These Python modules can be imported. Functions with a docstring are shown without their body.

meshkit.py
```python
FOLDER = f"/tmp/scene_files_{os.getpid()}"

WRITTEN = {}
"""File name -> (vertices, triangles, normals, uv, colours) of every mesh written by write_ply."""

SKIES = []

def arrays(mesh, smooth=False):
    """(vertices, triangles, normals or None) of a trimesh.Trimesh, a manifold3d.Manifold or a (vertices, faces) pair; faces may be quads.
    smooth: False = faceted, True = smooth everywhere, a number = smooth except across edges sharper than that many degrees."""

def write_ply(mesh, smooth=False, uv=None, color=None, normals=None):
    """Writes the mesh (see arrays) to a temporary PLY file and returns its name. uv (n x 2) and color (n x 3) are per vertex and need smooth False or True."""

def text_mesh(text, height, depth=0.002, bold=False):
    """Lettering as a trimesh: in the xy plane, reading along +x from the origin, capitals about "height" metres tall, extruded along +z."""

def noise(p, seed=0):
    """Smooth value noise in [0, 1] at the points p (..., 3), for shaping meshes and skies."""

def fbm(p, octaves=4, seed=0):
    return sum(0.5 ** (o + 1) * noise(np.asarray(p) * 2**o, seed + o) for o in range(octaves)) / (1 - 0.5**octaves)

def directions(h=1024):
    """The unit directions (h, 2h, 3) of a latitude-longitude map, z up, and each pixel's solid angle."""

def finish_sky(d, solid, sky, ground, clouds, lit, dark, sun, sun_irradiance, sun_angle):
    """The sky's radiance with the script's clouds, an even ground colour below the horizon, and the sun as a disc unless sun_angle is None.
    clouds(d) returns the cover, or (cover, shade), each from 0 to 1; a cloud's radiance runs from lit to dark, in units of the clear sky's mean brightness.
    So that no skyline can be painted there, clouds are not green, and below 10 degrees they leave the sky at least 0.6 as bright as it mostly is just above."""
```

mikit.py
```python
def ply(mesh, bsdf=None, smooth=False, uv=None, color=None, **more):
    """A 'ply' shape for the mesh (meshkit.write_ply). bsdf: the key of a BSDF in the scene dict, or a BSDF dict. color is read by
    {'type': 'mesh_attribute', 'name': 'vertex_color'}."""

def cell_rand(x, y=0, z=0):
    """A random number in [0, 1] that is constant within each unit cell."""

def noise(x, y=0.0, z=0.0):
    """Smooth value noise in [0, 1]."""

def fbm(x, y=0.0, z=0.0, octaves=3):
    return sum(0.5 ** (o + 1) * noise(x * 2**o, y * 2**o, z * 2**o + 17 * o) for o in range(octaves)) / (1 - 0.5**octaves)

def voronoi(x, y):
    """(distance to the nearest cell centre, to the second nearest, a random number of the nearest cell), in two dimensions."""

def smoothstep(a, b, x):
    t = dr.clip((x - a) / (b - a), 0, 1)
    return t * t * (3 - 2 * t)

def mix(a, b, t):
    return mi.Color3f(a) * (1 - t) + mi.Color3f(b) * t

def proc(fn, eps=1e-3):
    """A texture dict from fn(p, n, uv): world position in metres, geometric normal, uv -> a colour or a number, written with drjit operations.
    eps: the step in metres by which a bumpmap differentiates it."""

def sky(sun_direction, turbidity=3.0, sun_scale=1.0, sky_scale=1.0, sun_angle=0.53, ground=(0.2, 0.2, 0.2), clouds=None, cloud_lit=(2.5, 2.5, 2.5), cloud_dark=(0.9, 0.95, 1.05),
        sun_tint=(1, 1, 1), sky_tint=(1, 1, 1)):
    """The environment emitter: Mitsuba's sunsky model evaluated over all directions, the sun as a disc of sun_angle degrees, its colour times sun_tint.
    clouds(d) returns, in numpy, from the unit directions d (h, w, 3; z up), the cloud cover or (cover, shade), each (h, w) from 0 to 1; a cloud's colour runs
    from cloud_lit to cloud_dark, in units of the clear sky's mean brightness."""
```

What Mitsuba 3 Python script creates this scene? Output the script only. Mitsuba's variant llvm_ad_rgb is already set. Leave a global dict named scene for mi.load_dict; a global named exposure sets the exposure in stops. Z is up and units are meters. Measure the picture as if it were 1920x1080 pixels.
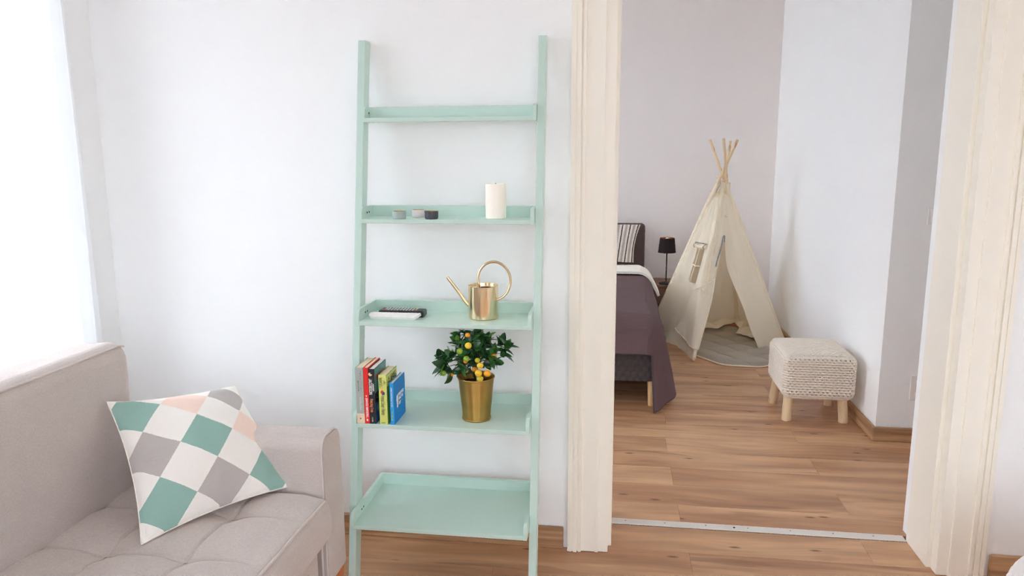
import math, random
import numpy as np
import trimesh
import mitsuba as mi
import drjit as dr
import mikit, meshkit
import manifold3d as m3
from shapely.geometry import Polygon, Point, box as sbox

T = mi.ScalarTransform4f
scene, labels = {}, {}

# ------------------------------------------------------------------ camera, sky, exposure
CAM = np.array([0.0, -2.5558, 1.45])
_yaw, _tilt, _roll = 0.140644, 0.178621, 0.005257
_fw = np.array([-math.sin(_yaw) * math.cos(_tilt), math.cos(_yaw) * math.cos(_tilt), -math.sin(_tilt)])
_rt = np.array([math.cos(_yaw), math.sin(_yaw), 0.0])
_dn = np.cross(_fw, _rt)
_up = -(-math.sin(_roll) * _rt + math.cos(_roll) * _dn)
scene['camera'] = {'type': 'perspective', 'fov': 69.476, 'fov_axis': 'x', 'near_clip': 0.02, 'far_clip': 100.0,
                   'to_world': T().look_at(origin=CAM.tolist(), target=(CAM + _fw).tolist(), up=_up.tolist())}
exposure = 4.70


def _clouds(d):
    n = meshkit.fbm(d * 2.2 + 5.0, 4, 3)
    return np.ones(d.shape[:2]), np.clip((n - 0.35) * 1.2, 0, 1) * 0.5


# a bright overcast sky over light paving
scene['sky'] = mikit.sky((-0.8, 0.25, 0.55), turbidity=4.0, sun_scale=0.0, clouds=_clouds,
                         cloud_lit=(1.47, 1.6, 1.77), cloud_dark=(1.13, 1.25, 1.40), ground=(0.45, 0.45, 0.45))

# ------------------------------------------------------------------ materials


def lin(r, g, b):
    c = np.array([r, g, b], float) / 255.0
    return np.where(c <= 0.04045, c / 12.92, ((c + 0.055) / 1.055) ** 2.4).tolist()


def C3(c):
    return mi.Color3f(*[float(x) for x in c])


def rgb(c):
    return {'type': 'rgb', 'value': [float(x) for x in c]}


def pbr(name, c, rough=0.5, metal=0.0, spec=0.5, bump=None, bump_scale=1.0, **kw):
    b = {'type': 'principled', 'base_color': c if isinstance(c, dict) else rgb(c), 'roughness': rough, 'metallic': metal, 'specular': spec, **kw}
    if bump is not None:
        b = {'type': 'bumpmap', 'arbitrary': bump, 'scale': bump_scale, 'bsdf': b}
    scene[name] = {'type': 'twosided', 'bsdf': b}
    return name


WALL = pbr('mat_wall', lin(239, 240, 240), 0.85, spec=0.2)
WALLP = pbr('mat_wall_pink', lin(240, 233, 230), 0.85, spec=0.2)
CEIL = pbr('mat_ceiling', lin(240, 240, 239), 0.9, spec=0.1)
CREAM = pbr('mat_cream_paint', lin(240, 235, 223), 0.42, spec=0.4)
WHITEP = pbr('mat_white_plastic', lin(232, 230, 226), 0.35)
MINT = pbr('mat_mint_paint', lin(189, 212, 202), 0.38, spec=0.45)
DARK = pbr('mat_dark', lin(30, 27, 26), 0.6)
BLACKP = pbr('mat_black_plastic', lin(38, 38, 40), 0.35)
STEEL = pbr('mat_aluminium', lin(216, 211, 204), 0.45)
SCREW = pbr('mat_screw', lin(120, 116, 112), 0.4, metal=0.8)


def f_floor(p, n, uv):
    u, v = uv.x, uv.y
    i = dr.floor(v / 10)
    vv = v - 10 * i
    r1, r2 = mikit.cell_rand(i, 3), mikit.cell_rand(i, 9)
    wob = mikit.fbm(u * 2.2 + r1 * 40, vv * 7, i, 2) * 0.07
    broad = mikit.fbm(u * 1.5 + r1 * 60, (vv + wob) * 11, i * 1.7, 3)
    streak = mikit.fbm(u * 4.5 + r2 * 90, (vv + wob) * 52, i * 2.3, 3)
    fine = mikit.noise(u * 9, (vv + wob) * 330, i)
    c = mikit.mix(C3(lin(172, 126, 93)), C3(lin(202, 160, 123)), mikit.smoothstep(0.25, 0.72, broad))
    c = c * (0.90 + 0.18 * mikit.smoothstep(0.2, 0.8, streak)) * (0.95 + 0.10 * fine)
    dk = mikit.smoothstep(0.64, 0.76, mikit.fbm(u * 3.0 + r2 * 30, (vv + wob) * 26, i * 3.1 + 5, 3))
    c = mikit.mix(c, C3(lin(146, 102, 74)), dk * 0.45)
    d, d2, k = mikit.voronoi(u * 4.2 + r1 * 77, vv * 13.0 + i * 5)
    kn = (1 - mikit.smoothstep(0.02, 0.13, d)) * dr.select(k > 0.86, 1.0, 0.0)
    c = mikit.mix(c, C3(lin(104, 66, 44)), kn * 0.8)
    return c * (0.96 + 0.08 * r1)


FLOOR = pbr('mat_floor', mikit.proc(f_floor), 0.42, spec=0.5)


def f_base(p, n, uv):
    s = p.x + p.y
    g = mikit.fbm(s * 2.2, p.z * 45 + 3, 1.5, 3)
    h = mikit.noise(s * 7, p.z * 260)
    c = mikit.mix(C3(lin(150, 112, 80)), C3(lin(192, 154, 116)), mikit.smoothstep(0.25, 0.75, g))
    return c * (0.93 + 0.12 * h)


BASEW = pbr('mat_baseboard_wood', mikit.proc(f_base), 0.45)


def f_sofa(p, n, uv):
    a = mikit.noise(p.x * 260, p.y * 260, p.z * 900)
    b = mikit.noise(p.x * 900, p.y * 900, p.z * 220)
    g = mikit.fbm(p.x * 14, p.y * 14, p.z * 14, 3)
    return C3(lin(198, 188, 183)) * (0.80 + 0.14 * a + 0.14 * b + 0.10 * g)


def f_weave(p, n, uv):
    return mikit.noise(p.x * 700, p.y * 700, p.z * 700)


SOFA = pbr('mat_sofa', mikit.proc(f_sofa), 0.9, spec=0.15, sheen=0.3)
PIPE = pbr('mat_sofa_piping', lin(204, 195, 190), 0.85, spec=0.15)


def hexgrid(x, y, s):
    """distance (0..1) from the nearest centre of a hexagonal layout of spacing s"""
    def one(ox, oy):
        ax = x / s + ox
        ay = y / (s * 1.732) + oy
        fx = ax - dr.floor(ax) - 0.5
        fy = (ay - dr.floor(ay) - 0.5) * 1.732
        return fx * fx + fy * fy
    return dr.sqrt(dr.minimum(one(0.0, 0.0), one(0.5, 0.5)))


# pillow print: checks on the diagonal, dyed
def f_pillow(p, n, uv):
    a, b = uv.x, uv.y
    i, j = dr.floor(a), dr.floor(b)
    white = C3(lin(244, 240, 234))
    teal, gray, pink = C3(lin(150, 186, 176)), C3(lin(190, 184, 181)), C3(lin(246, 220, 207))
    par = i + j - 2 * dr.floor((i + j) / 2)
    ingrid = dr.abs(i) + dr.abs(j) < 2.5
    c = mi.Color3f(teal)
    isgray = ((i == 0) & (j == 2)) | ((dr.abs(i) == 1) & (j == -1))
    ispink = (dr.abs(i) == 1) & (j == 1)
    c = dr.select(isgray, gray, c)
    c = dr.select(ispink, pink, c)
    rib = 0.94 + 0.10 * dr.square(dr.sin(b * 3.14159 * 34))
    c = dr.select((par < 0.5) & ingrid, c * rib, white)
    th = mikit.noise(a * 120, b * 120)
    return c * (0.95 + 0.06 * th)


PILLOW = pbr('mat_pillow', mikit.proc(f_pillow), 0.9, spec=0.1)


def f_candle(p, n, uv):
    return C3(lin(252, 247, 234)) * (0.98 + 0.02 * mikit.noise(p.x * 60, p.y * 60, p.z * 60))


CANDLE = pbr('mat_candle', mikit.proc(f_candle), 0.45, spec=0.4)
CUP_A = pbr('mat_cup_green', lin(160, 178, 172), 0.6)
CUP_B = pbr('mat_cup_white', lin(222, 214, 212), 0.6)
CUP_C = pbr('mat_cup_charcoal', lin(66, 68, 74), 0.55)
GOLD = pbr('mat_gold', lin(214, 180, 110), 0.3, metal=1.0)
CHAMP = pbr('mat_champagne_brass', lin(236, 214, 176), 0.12, metal=1.0)


def f_herring(p, n, uv):
    u, v = uv.x, uv.y
    col = u * 27.0
    tri = dr.abs(col - 2 * dr.floor(col / 2) - 1)
    return 0.5 + 0.5 * dr.sin(v * 1750.0 + tri * 15.0)


def f_pot(p, n, uv):
    h = f_herring(p, n, uv)
    m = mikit.fbm(p.x * 30, p.y * 30, p.z * 30, 3)
    return mikit.mix(C3(lin(160, 122, 58)), C3(lin(216, 180, 106)), h * 0.6 + 0.4 * m)


POT = pbr('mat_pot_brass', mikit.proc(f_pot), 0.34, metal=1.0, bump=mikit.proc(f_herring, 4e-4), bump_scale=0.00038)
POTRIM = pbr('mat_pot_rim', lin(184, 148, 80), 0.3, metal=1.0)
SOIL = pbr('mat_soil', lin(58, 42, 34), 0.95, spec=0.1)
BARK = pbr('mat_bark', lin(168, 142, 108), 0.85, spec=0.2)
TWIG = pbr('mat_green_twig', lin(78, 92, 52), 0.7, spec=0.2)


def leafmat(name, c):
    return pbr(name, c, 0.32, spec=0.55)


LEAVES = [leafmat('mat_leaf_a', lin(42, 86, 42)), leafmat('mat_leaf_b', lin(58, 108, 50)), leafmat('mat_leaf_c', lin(32, 70, 38)), leafmat('mat_leaf_d', lin(104, 146, 62))]


def fruitmat(name, a, b):
    def fn(p, n, uv):
        return mikit.mix(C3(a), C3(b), mikit.smoothstep(0.35, 0.65, mikit.fbm(p.x * 45, p.y * 45, p.z * 45, 2)))
    return pbr(name, mikit.proc(fn), 0.35, spec=0.5)


FR_Y = fruitmat('mat_fruit_yellow', lin(226, 182, 40), lin(238, 200, 66))
FR_G = fruitmat('mat_fruit_green', lin(112, 148, 44), lin(150, 176, 60))
FR_O = fruitmat('mat_fruit_orange', lin(238, 166, 40), lin(230, 140, 40))
FR_M = fruitmat('mat_fruit_turning', lin(168, 168, 48), lin(204, 184, 54))

PAPER = pbr('mat_paper', lin(226, 208, 180), 0.9, spec=0.1)
PAPERW = pbr('mat_paper_white', lin(226, 222, 218), 0.9, spec=0.1)
BK_GRAY = pbr('mat_book_gray', lin(164, 170, 164), 0.45)
BK_BEIGE = pbr('mat_book_beige', lin(228, 204, 176), 0.5)
BK_RED = pbr('mat_book_red', lin(222, 40, 36), 0.4)
BK_BLACK = pbr('mat_book_black', lin(34, 36, 42), 0.4)
BK_TEAL = pbr('mat_book_teal', lin(96, 150, 144), 0.4)
BK_GREEN = pbr('mat_book_green', lin(112, 158, 60), 0.4)
BK_LIME = pbr('mat_book_lime', lin(208, 214, 116), 0.45)
BK_BLUE = pbr('mat_book_blue', lin(0, 128, 206), 0.5, spec=0.3)
BK_LBLUE = pbr('mat_book_spine_blue', lin(34, 150, 216), 0.35)
INK = pbr('mat_ink_black', lin(44, 46, 44), 0.5)
INKW = pbr('mat_ink_white', lin(240, 238, 232), 0.5)
INKO = pbr('mat_ink_orange', lin(236, 134, 92), 0.5)
INKR = pbr('mat_ink_red', lin(206, 70, 60), 0.5)
INKN = pbr('mat_ink_navy', lin(28, 74, 132), 0.5)
INKG = pbr('mat_ink_sage', lin(150, 166, 140), 0.5)
INKY = pbr('mat_ink_lime', lin(196, 204, 84), 0.5)
SKIN = pbr('mat_ink_skin', lin(232, 198, 166), 0.5)
BTN_G = pbr('mat_button_gray', lin(190, 190, 186), 0.5)

# bedroom


def f_spread_h(p, n, uv):
    d, d2, k = mikit.voronoi(uv.x * 64, uv.y * 64)
    return mikit.smoothstep(0.0, 0.35, d2 - d)


def f_spread(p, n, uv):
    a = mikit.noise(uv.x * 400, uv.y * 400)
    b = mikit.fbm(uv.x * 8, uv.y * 8, 0, 3)
    return C3(lin(108, 86, 88)) * (0.86 + 0.12 * a + 0.12 * b)


SPREAD = pbr('mat_bedspread', mikit.proc(f_spread), 0.75, spec=0.3, bump=mikit.proc(f_spread_h, 1e-3), bump_scale=0.0035, sheen=0.5)
LILAC = pbr('mat_bedspread_lining', lin(128, 112, 128), 0.8)
BEDF = pbr('mat_bed_fabric', lin(76, 68, 68), 0.85, spec=0.2, sheen=0.3)


def f_head(p, n, uv):
    a = mikit.noise(p.x * 500, p.y * 500, p.z * 500)
    return C3(lin(98, 84, 80)) * (0.8 + 0.35 * a)


HEADB = pbr('mat_headboard', mikit.proc(f_head), 0.9, spec=0.15)
SHEET = pbr('mat_white_linen', lin(236, 230, 222), 0.9, spec=0.1)


def f_stripe(p, n, uv):
    s = uv.x * 19.0
    i = dr.floor(s)
    t = s - i
    par = i - 2 * dr.floor(i / 2)
    dark = (par < 0.5) & (dr.abs(t - 0.5) < 0.16)
    soft = (par > 0.5) & (dr.abs(t - 0.5) < 0.3)
    c = C3(lin(230, 222, 214))
    c = dr.select(soft, C3(lin(182, 170, 162)), c)
    c = dr.select(dark, C3(lin(84, 74, 72)), c)
    return c * (0.94 + 0.08 * mikit.noise(uv.x * 300, uv.y * 300))


STRIPE = pbr('mat_striped_linen', mikit.proc(f_stripe), 0.9, spec=0.1)


def f_wood_leg(p, n, uv):
    g = mikit.fbm(p.x * 60, p.y * 60, p.z * 6, 3)
    return mikit.mix(C3(lin(206, 160, 106)), C3(lin(232, 196, 146)), g)


LEGW = pbr('mat_leg_wood', mikit.proc(f_wood_leg), 0.45)


def f_wood_pale(p, n, uv):
    g = mikit.fbm(p.x * 70, p.y * 70, p.z * 7, 3)
    k = mikit.smoothstep(0.66, 0.76, mikit.fbm(p.x * 30 + 4, p.y * 30, p.z * 14, 2))
    c = mikit.mix(C3(lin(214, 184, 142)), C3(lin(238, 214, 178)), g)
    return mikit.mix(c, C3(lin(176, 128, 84)), k * 0.6)


PALEW = pbr('mat_pale_wood', mikit.proc(f_wood_pale), 0.55)
ORANGEW = pbr('mat_orange_wood', lin(196, 106, 40), 0.4)
REDW = pbr('mat_nightstand_wood', lin(122, 88, 68), 0.45)
LAMPB = pbr('mat_lamp_black', lin(36, 32, 32), 0.6)
LAMPS = pbr('mat_lamp_shade', lin(44, 34, 34), 0.85, spec=0.2)
COPPER = pbr('mat_shade_lining', lin(206, 140, 70), 0.5, metal=0.6)


def f_canvas(p, n, uv):
    a = mikit.noise(p.x * 500, p.y * 500, p.z * 500)
    return C3(lin(252, 242, 222)) * (0.94 + 0.07 * a)


scene['mat_canvas'] = {'type': 'principledthin', 'base_color': mikit.proc(f_canvas), 'roughness': 0.9, 'diff_trans': 0.42, 'spec_trans': 0.0, 'eta': 1.3}
CANVAS = 'mat_canvas'
HEMW = pbr('mat_canvas_hem', lin(238, 224, 200), 0.9, spec=0.1)
TRIMG = pbr('mat_tent_trim_gray', lin(146, 144, 148), 0.9, spec=0.1)


def f_mat(p, n, uv):
    return C3(lin(172, 162, 148)) * (0.92 + 0.12 * mikit.noise(p.x * 420, p.y * 420, p.z * 420))


MATF = pbr('mat_play_mat', mikit.proc(f_mat), 0.9, spec=0.1)


def f_knit(p, n, uv):
    return C3(lin(230, 220, 206)) * (0.9 + 0.14 * mikit.noise(p.x * 350, p.y * 350, p.z * 350))


KNIT = pbr('mat_knit', mikit.proc(f_knit), 0.95, spec=0.1)
BOUCLE = pbr('mat_white_boucle', lin(240, 239, 238), 0.95, spec=0.1)
scene['mat_glass'] = {'type': 'thindielectric', 'int_ior': 1.5}
FRAMEW = pbr('mat_window_frame', lin(238, 238, 236), 0.4)

# ------------------------------------------------------------------ helpers


def numbered(name):
    if name not in scene and name not in labels and not any(k.startswith(name + '__') for k in scene):
        return name
    i = 1
    while True:
        k = f'{name}_{i:03d}'
        if k not in scene and k not in labels and not any(q.startswith(k + '__') for q in scene):
            return k
        i += 1


_cnt = {}


def fresh(name):
    """like numbered, fast"""
    n = _cnt.get(name, 0)
    _cnt[name] = n + 1
    return name if n == 0 else f'{name}_{n:03d}'


def obj(key, mesh, mat, smooth=30, uv=None, label=None, cat=None, group=None, kind=None, to_world=None):
    key = fresh(key)
    d = mikit.ply(mesh, mat, smooth=smooth, uv=uv)
    if to_world is not None:
        d['to_world'] = to_world
    scene[key] = d
    tag(key, label, cat, group, kind)
    return key


def tag(key, label=None, cat=None, group=None, kind=None):
    t = {k: v for k, v in (('label', label), ('category', cat), ('group', group), ('kind', kind)) if v}
    if t:
        labels[key] = t


def thing(name, label=None, cat=None, group=None, kind=None):
    key = fresh(name)
    tag(key, label, cat, group, kind)
    return key


def cbox(lo, hi, c=0.002):
    lo, hi = np.minimum(lo, hi).astype(float), np.maximum(lo, hi).astype(float)
    c = min(c, 0.45 * float((hi - lo).min()))
    pts = []
    for k in range(8):
        s = np.array([(k >> a) & 1 for a in range(3)])
        p = np.where(s, hi, lo)
        d = np.where(s, -c, c)
        for a in range(3):
            q = p + d
            q[a] = p[a]
            pts.append(q)
    return trimesh.convex.convex_hull(np.array(pts))


def box(lo, hi):
    b = trimesh.creation.box(np.abs(np.array(hi, float) - np.array(lo, float)))
    b.apply_translation((np.array(hi, float) + np.array(lo, float)) / 2)
    return b


def cat(*ms):
    return trimesh.util.concatenate([m if isinstance(m, trimesh.Trimesh) else tm(m) for m in ms])


def tm(man):
    m = man.to_mesh()
    return trimesh.Trimesh(m.vert_properties[:, :3], m.tri_verts, process=False)


def hull_spheres(cs, rs, seg=20):
    return m3.Manifold.batch_hull([m3.Manifold.sphere(float(r), seg).translate([float(x) for x in c]) for c, r in zip(cs, rs)])


def rbox(lo, hi, r, seg=20):
    lo, hi = np.array(lo, float), np.array(hi, float)
    cs = [[(lo[0] + r, hi[0] - r)[i], (lo[1] + r, hi[1] - r)[j], (lo[2] + r, hi[2] - r)[k]] for i in (0, 1) for j in (0, 1) for k in (0, 1)]
    return hull_spheres(cs, [r] * 8, seg)


def tube(pts, r, sides=8, closed=False, caps=True):
    p = np.asarray(pts, float)
    n = len(p)
    r = np.broadcast_to(np.asarray(r, float), (n,))
    t = np.gradient(p, axis=0)
    if closed:
        t = np.roll(p, -1, 0) - np.roll(p, 1, 0)
    t /= np.linalg.norm(t, axis=1, keepdims=True) + 1e-12
    a = np.cross(t[0], [0, 0, 1.0] if abs(t[0][2]) < 0.9 else [1.0, 0, 0])
    a /= np.linalg.norm(a)
    rings = []
    ang = np.arange(sides) * 2 * np.pi / sides
    for i in range(n):
        a = a - t[i] * (a @ t[i])
        a /= np.linalg.norm(a) + 1e-12
        b = np.cross(t[i], a)
        rings.append(p[i] + r[i] * (np.cos(ang)[:, None] * a + np.sin(ang)[:, None] * b))
    v = np.vstack(rings)
    f = []
    m = n if closed else n - 1
    for i in range(m):
        for j in range(sides):
            q0, q1 = i * sides + j, i * sides + (j + 1) % sides
            q2, q3 = ((i + 1) % n) * sides + (j + 1) % sides, ((i + 1) % n) * sides + j
            f += [[q0, q1, q2], [q0, q2, q3]]
    if caps and not closed:
        v = np.vstack([v, p[:1], p[-1:]])
        c0, c1 = n * sides, n * sides + 1
        for j in range(sides):
            f.append([c0, (j + 1) % sides, j])
            f.append([c1, (n - 1) * sides + j, (n - 1) * sides + (j + 1) % sides])
    return trimesh.Trimesh(v, f, process=False)


def smoothpath(pts, n=40):
    from scipy.interpolate import CubicSpline
    p = np.asarray(pts, float)
    s = np.concatenate([[0], np.cumsum(np.linalg.norm(np.diff(p, axis=0), axis=1))])
    return CubicSpline(s, p)(np.linspace(0, s[-1], n))


def lathe(profile, n=48, at=(0, 0, 0)):
    """profile [(r, z)...]; closed at the axis where r = 0"""
    pr = np.asarray(profile, float)
    ang = np.arange(n) * 2 * np.pi / n
    v, f, idx = [], [], []
    for r, z in pr:
        if r < 1e-6:
            idx.append([len(v)] * n)
            v.append([0, 0, z])
        else:
            idx.append(list(range(len(v), len(v) + n)))
            v += [[r * math.cos(a), r * math.sin(a), z] for a in ang]
    for k in range(len(pr) - 1):
        for j in range(n):
            a, b, c, d = idx[k][j], idx[k][(j + 1) % n], idx[k + 1][(j + 1) % n], idx[k + 1][j]
            if a != b:
                f.append([a, b, c])
            if c != d:
                f.append([a, c, d])
    return trimesh.Trimesh(np.array(v) + np.array(at), f, process=False)


def grid(P, flip=False):
    """P (nu, nv, 3) -> mesh, vertex order kept"""
    nu, nv = P.shape[:2]
    i, j = np.meshgrid(np.arange(nu - 1), np.arange(nv - 1), indexing='ij')
    a = (i * nv + j).ravel()
    f = np.vstack([np.stack([a, a + nv, a + nv + 1], 1), np.stack([a, a + nv + 1, a + 1], 1)])
    return trimesh.Trimesh(P.reshape(-1, 3), f[:, ::-1] if flip else f, process=False)


def extrude(poly, h, z0=0.0):
    m = trimesh.creation.extrude_polygon(poly, h, engine='earcut')
    m.apply_translation([0, 0, z0])
    return m


def place(mesh, ex, ey, ez, o):
    """local axes to world"""
    M = np.eye(4)
    M[:3, 0], M[:3, 1], M[:3, 2], M[:3, 3] = ex, ey, ez, o
    m = mesh.copy()
    m.apply_transform(M)
    return m


def refined(man, length):
    return tm(man.refine_to_length(length))


def vnormals(m):
    return m.vertex_normals


# ------------------------------------------------------------------ the setting
XL, XR, YF, YW, WT = -1.90, 2.70, -4.60, 0.0, 0.30        # living room left/right wall, wall behind the camera, partition face, its thickness
BX0, BX1, YB, YP, XN = -1.80, 1.332, 4.06, 1.255, 2.10    # bedroom left wall, right wall, far wall, pier face, right wall of the nearer part
H = 2.90
OX0, OX1, OZ = 0.005, 1.112, 2.34                          # doorway lining

fl = obj('floor', box((XL - .4, YF, -.06), (XR, YB, -.012)), pbr('mat_subfloor', lin(70, 52, 40), 0.9), smooth=False, label='warm oak plank floor running through both rooms', kind='structure')
rng = random.Random(4)
planks = []
PW, PL = 0.19, 1.38
for row in range(-27, 20):
    y0 = 0.40 + PW * row
    y1 = y0 + PW
    off = (0.957 if row % 2 == 0 else 0.275) + rng.uniform(-.02, .02)
    k0 = math.floor((-2.4 - off) / PL)
    for k in range(k0, 4):
        x0, x1 = off + k * PL, off + (k + 1) * PL
        a0, a1, b0, b1 = max(x0, XL - .38), min(x1, XR), max(y0, YF), min(y1, YB)
        if b0 < 0.25 < b1:
            b0 = 0.25
        if b0 < 0.202 < b1 <= 0.25:
            b1 = 0.202
        if a1 - a0 < .01 or b1 - b0 < .004:
            continue
        planks.append((a0, a1, b0, b1, x0, y0))
assert len(planks) <= 300, len(planks)
for n, (a0, a1, b0, b1, ox, oy) in enumerate(planks):
    m = cbox((a0 + .0002, b0 + .0002, -.012), (a1 - .0002, b1 - .0002, 0.0), .0007)
    v = np.array(m.vertices)
    uv = np.stack([v[:, 0] - ox, (v[:, 1] - oy) + 0.5 + 10 * n], 1)
    obj('floor__plank', m, FLOOR, smooth=False, uv=uv)

# partition wall with the doorway
part = cat(box((XL - .4, YW, 0), (OX0 - .02, YW + WT, H)), box((OX1 + .02, YW, 0), (XR, YW + WT, H)), box((OX0 - .02, YW, OZ + .02), (OX1 + .02, YW + WT, H)))
obj('wall_partition', part, WALL, smooth=False, label='white wall behind the ladder shelf with the doorway', kind='structure')
# left wall, with the window openings
W1 = (-1.32, -0.235, 0.35, 2.36)
W2 = (-4.05, -2.75, 0.35, 2.60)


def wall_x(x0, x1, y0, y1, wins, z1=H):
    ms, y = [], y0
    for (a, b, za, zb) in sorted(wins):
        ms += [box((x0, y, 0), (x1, a, z1)), box((x0, a, 0), (x1, b, za)), box((x0, a, zb), (x1, b, z1))]
        y = b
    ms.append(box((x0, y, 0), (x1, y1, z1)))
    return cat(*ms)


obj('wall_left', wall_x(XL - .085, XL, YF, YW, [W1, W2]), WALL, smooth=False, label='white wall with the bright window beside the sofa', kind='structure')
obj('wall_right', box((XR, YF, 0), (XR + .1, YW, H)), WALL, smooth=False, label='white right wall of the living room', kind='structure')
WD = (-.60, 2.40, .45, 2.60)
obj('wall_front', cat(box((XL - .4, YF - .1, 0), (WD[0], YF, H)), box((WD[1], YF - .1, 0), (XR + .1, YF, H)), box((WD[0], YF - .1, 0), (WD[1], YF, WD[2])), box((WD[0], YF - .1, WD[3]), (WD[1], YF, H))), WALL, smooth=False, label='white wall behind the camera', kind='structure')
obj('ceiling', box((-2.35, YF - .1, H), (XR + .1, YB + .1, H + .1)), CEIL, smooth=False, label='white ceiling', kind='structure')
WB = (0.40, 1.50, 0.12, 2.72)
WC = (2.60, 3.75, 0.60, 2.72)
obj('wall_bedroom_left', wall_x(BX0 - .2, BX0, YW + WT, YB, [WB, WC]), WALL, smooth=False, label='bedroom wall with the window, left of the bed', kind='structure')
obj('wall_bedroom_far', box((BX0 - .2, YB, 0), (BX1 + .1, YB + .1, H)), WALLP, smooth=False, label='pale pinkish far wall behind the bed and tent', kind='structure')
obj('wall_bedroom_right', box((BX1, YP, 0), (XN + .1, YB + .1, H)), WALL, smooth=False, label='white wall beside the knitted stool', kind='structure')
obj('wall_bedroom_side', box((XN, YW + WT, 0), (XN + .1, YP, H)), WALL, smooth=False, label='side wall of the recess right of the doorway', kind='structure')


SHEER = 'mat_sheer'
scene[SHEER] = {'type': 'principledthin', 'base_color': rgb(lin(246, 247, 248)), 'roughness': 0.9, 'diff_trans': 0.9, 'spec_trans': 0.0, 'eta': 1.3}


def window(n, x, y0, y1, z0, z1, lab, mull):
    k = thing(f'window_{n}', lab, None, None, 'structure')
    fr = [cbox((x - .06, y0 - .05, z0 - .05), (x, y0 + .0, z1 + .05)), cbox((x - .06, y1, z0 - .05), (x, y1 + .05, z1 + .05)),
          cbox((x - .06, y0, z0 - .05), (x, y1, z0 + .012)), cbox((x - .06, y0, z1 - .012), (x, y1, z1 + .05))]
    obj(k + '__frame', cat(*fr), FRAMEW, smooth=False)
    for m in mull:
        obj(k + '__mullion', cbox((x - .055, m - .03, z0), (x - .005, m + .03, z1)), FRAMEW, smooth=False)
    ys = [y0] + list(mull) + [y1]
    for a, b in zip(ys[:-1], ys[1:]):
        P = np.array([[[x - .03, a, z0], [x - .03, a, z1]], [[x - .03, b, z0], [x - .03, b, z1]]], float)
        obj(k + '__pane', grid(P), 'mat_glass', smooth=False)


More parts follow.
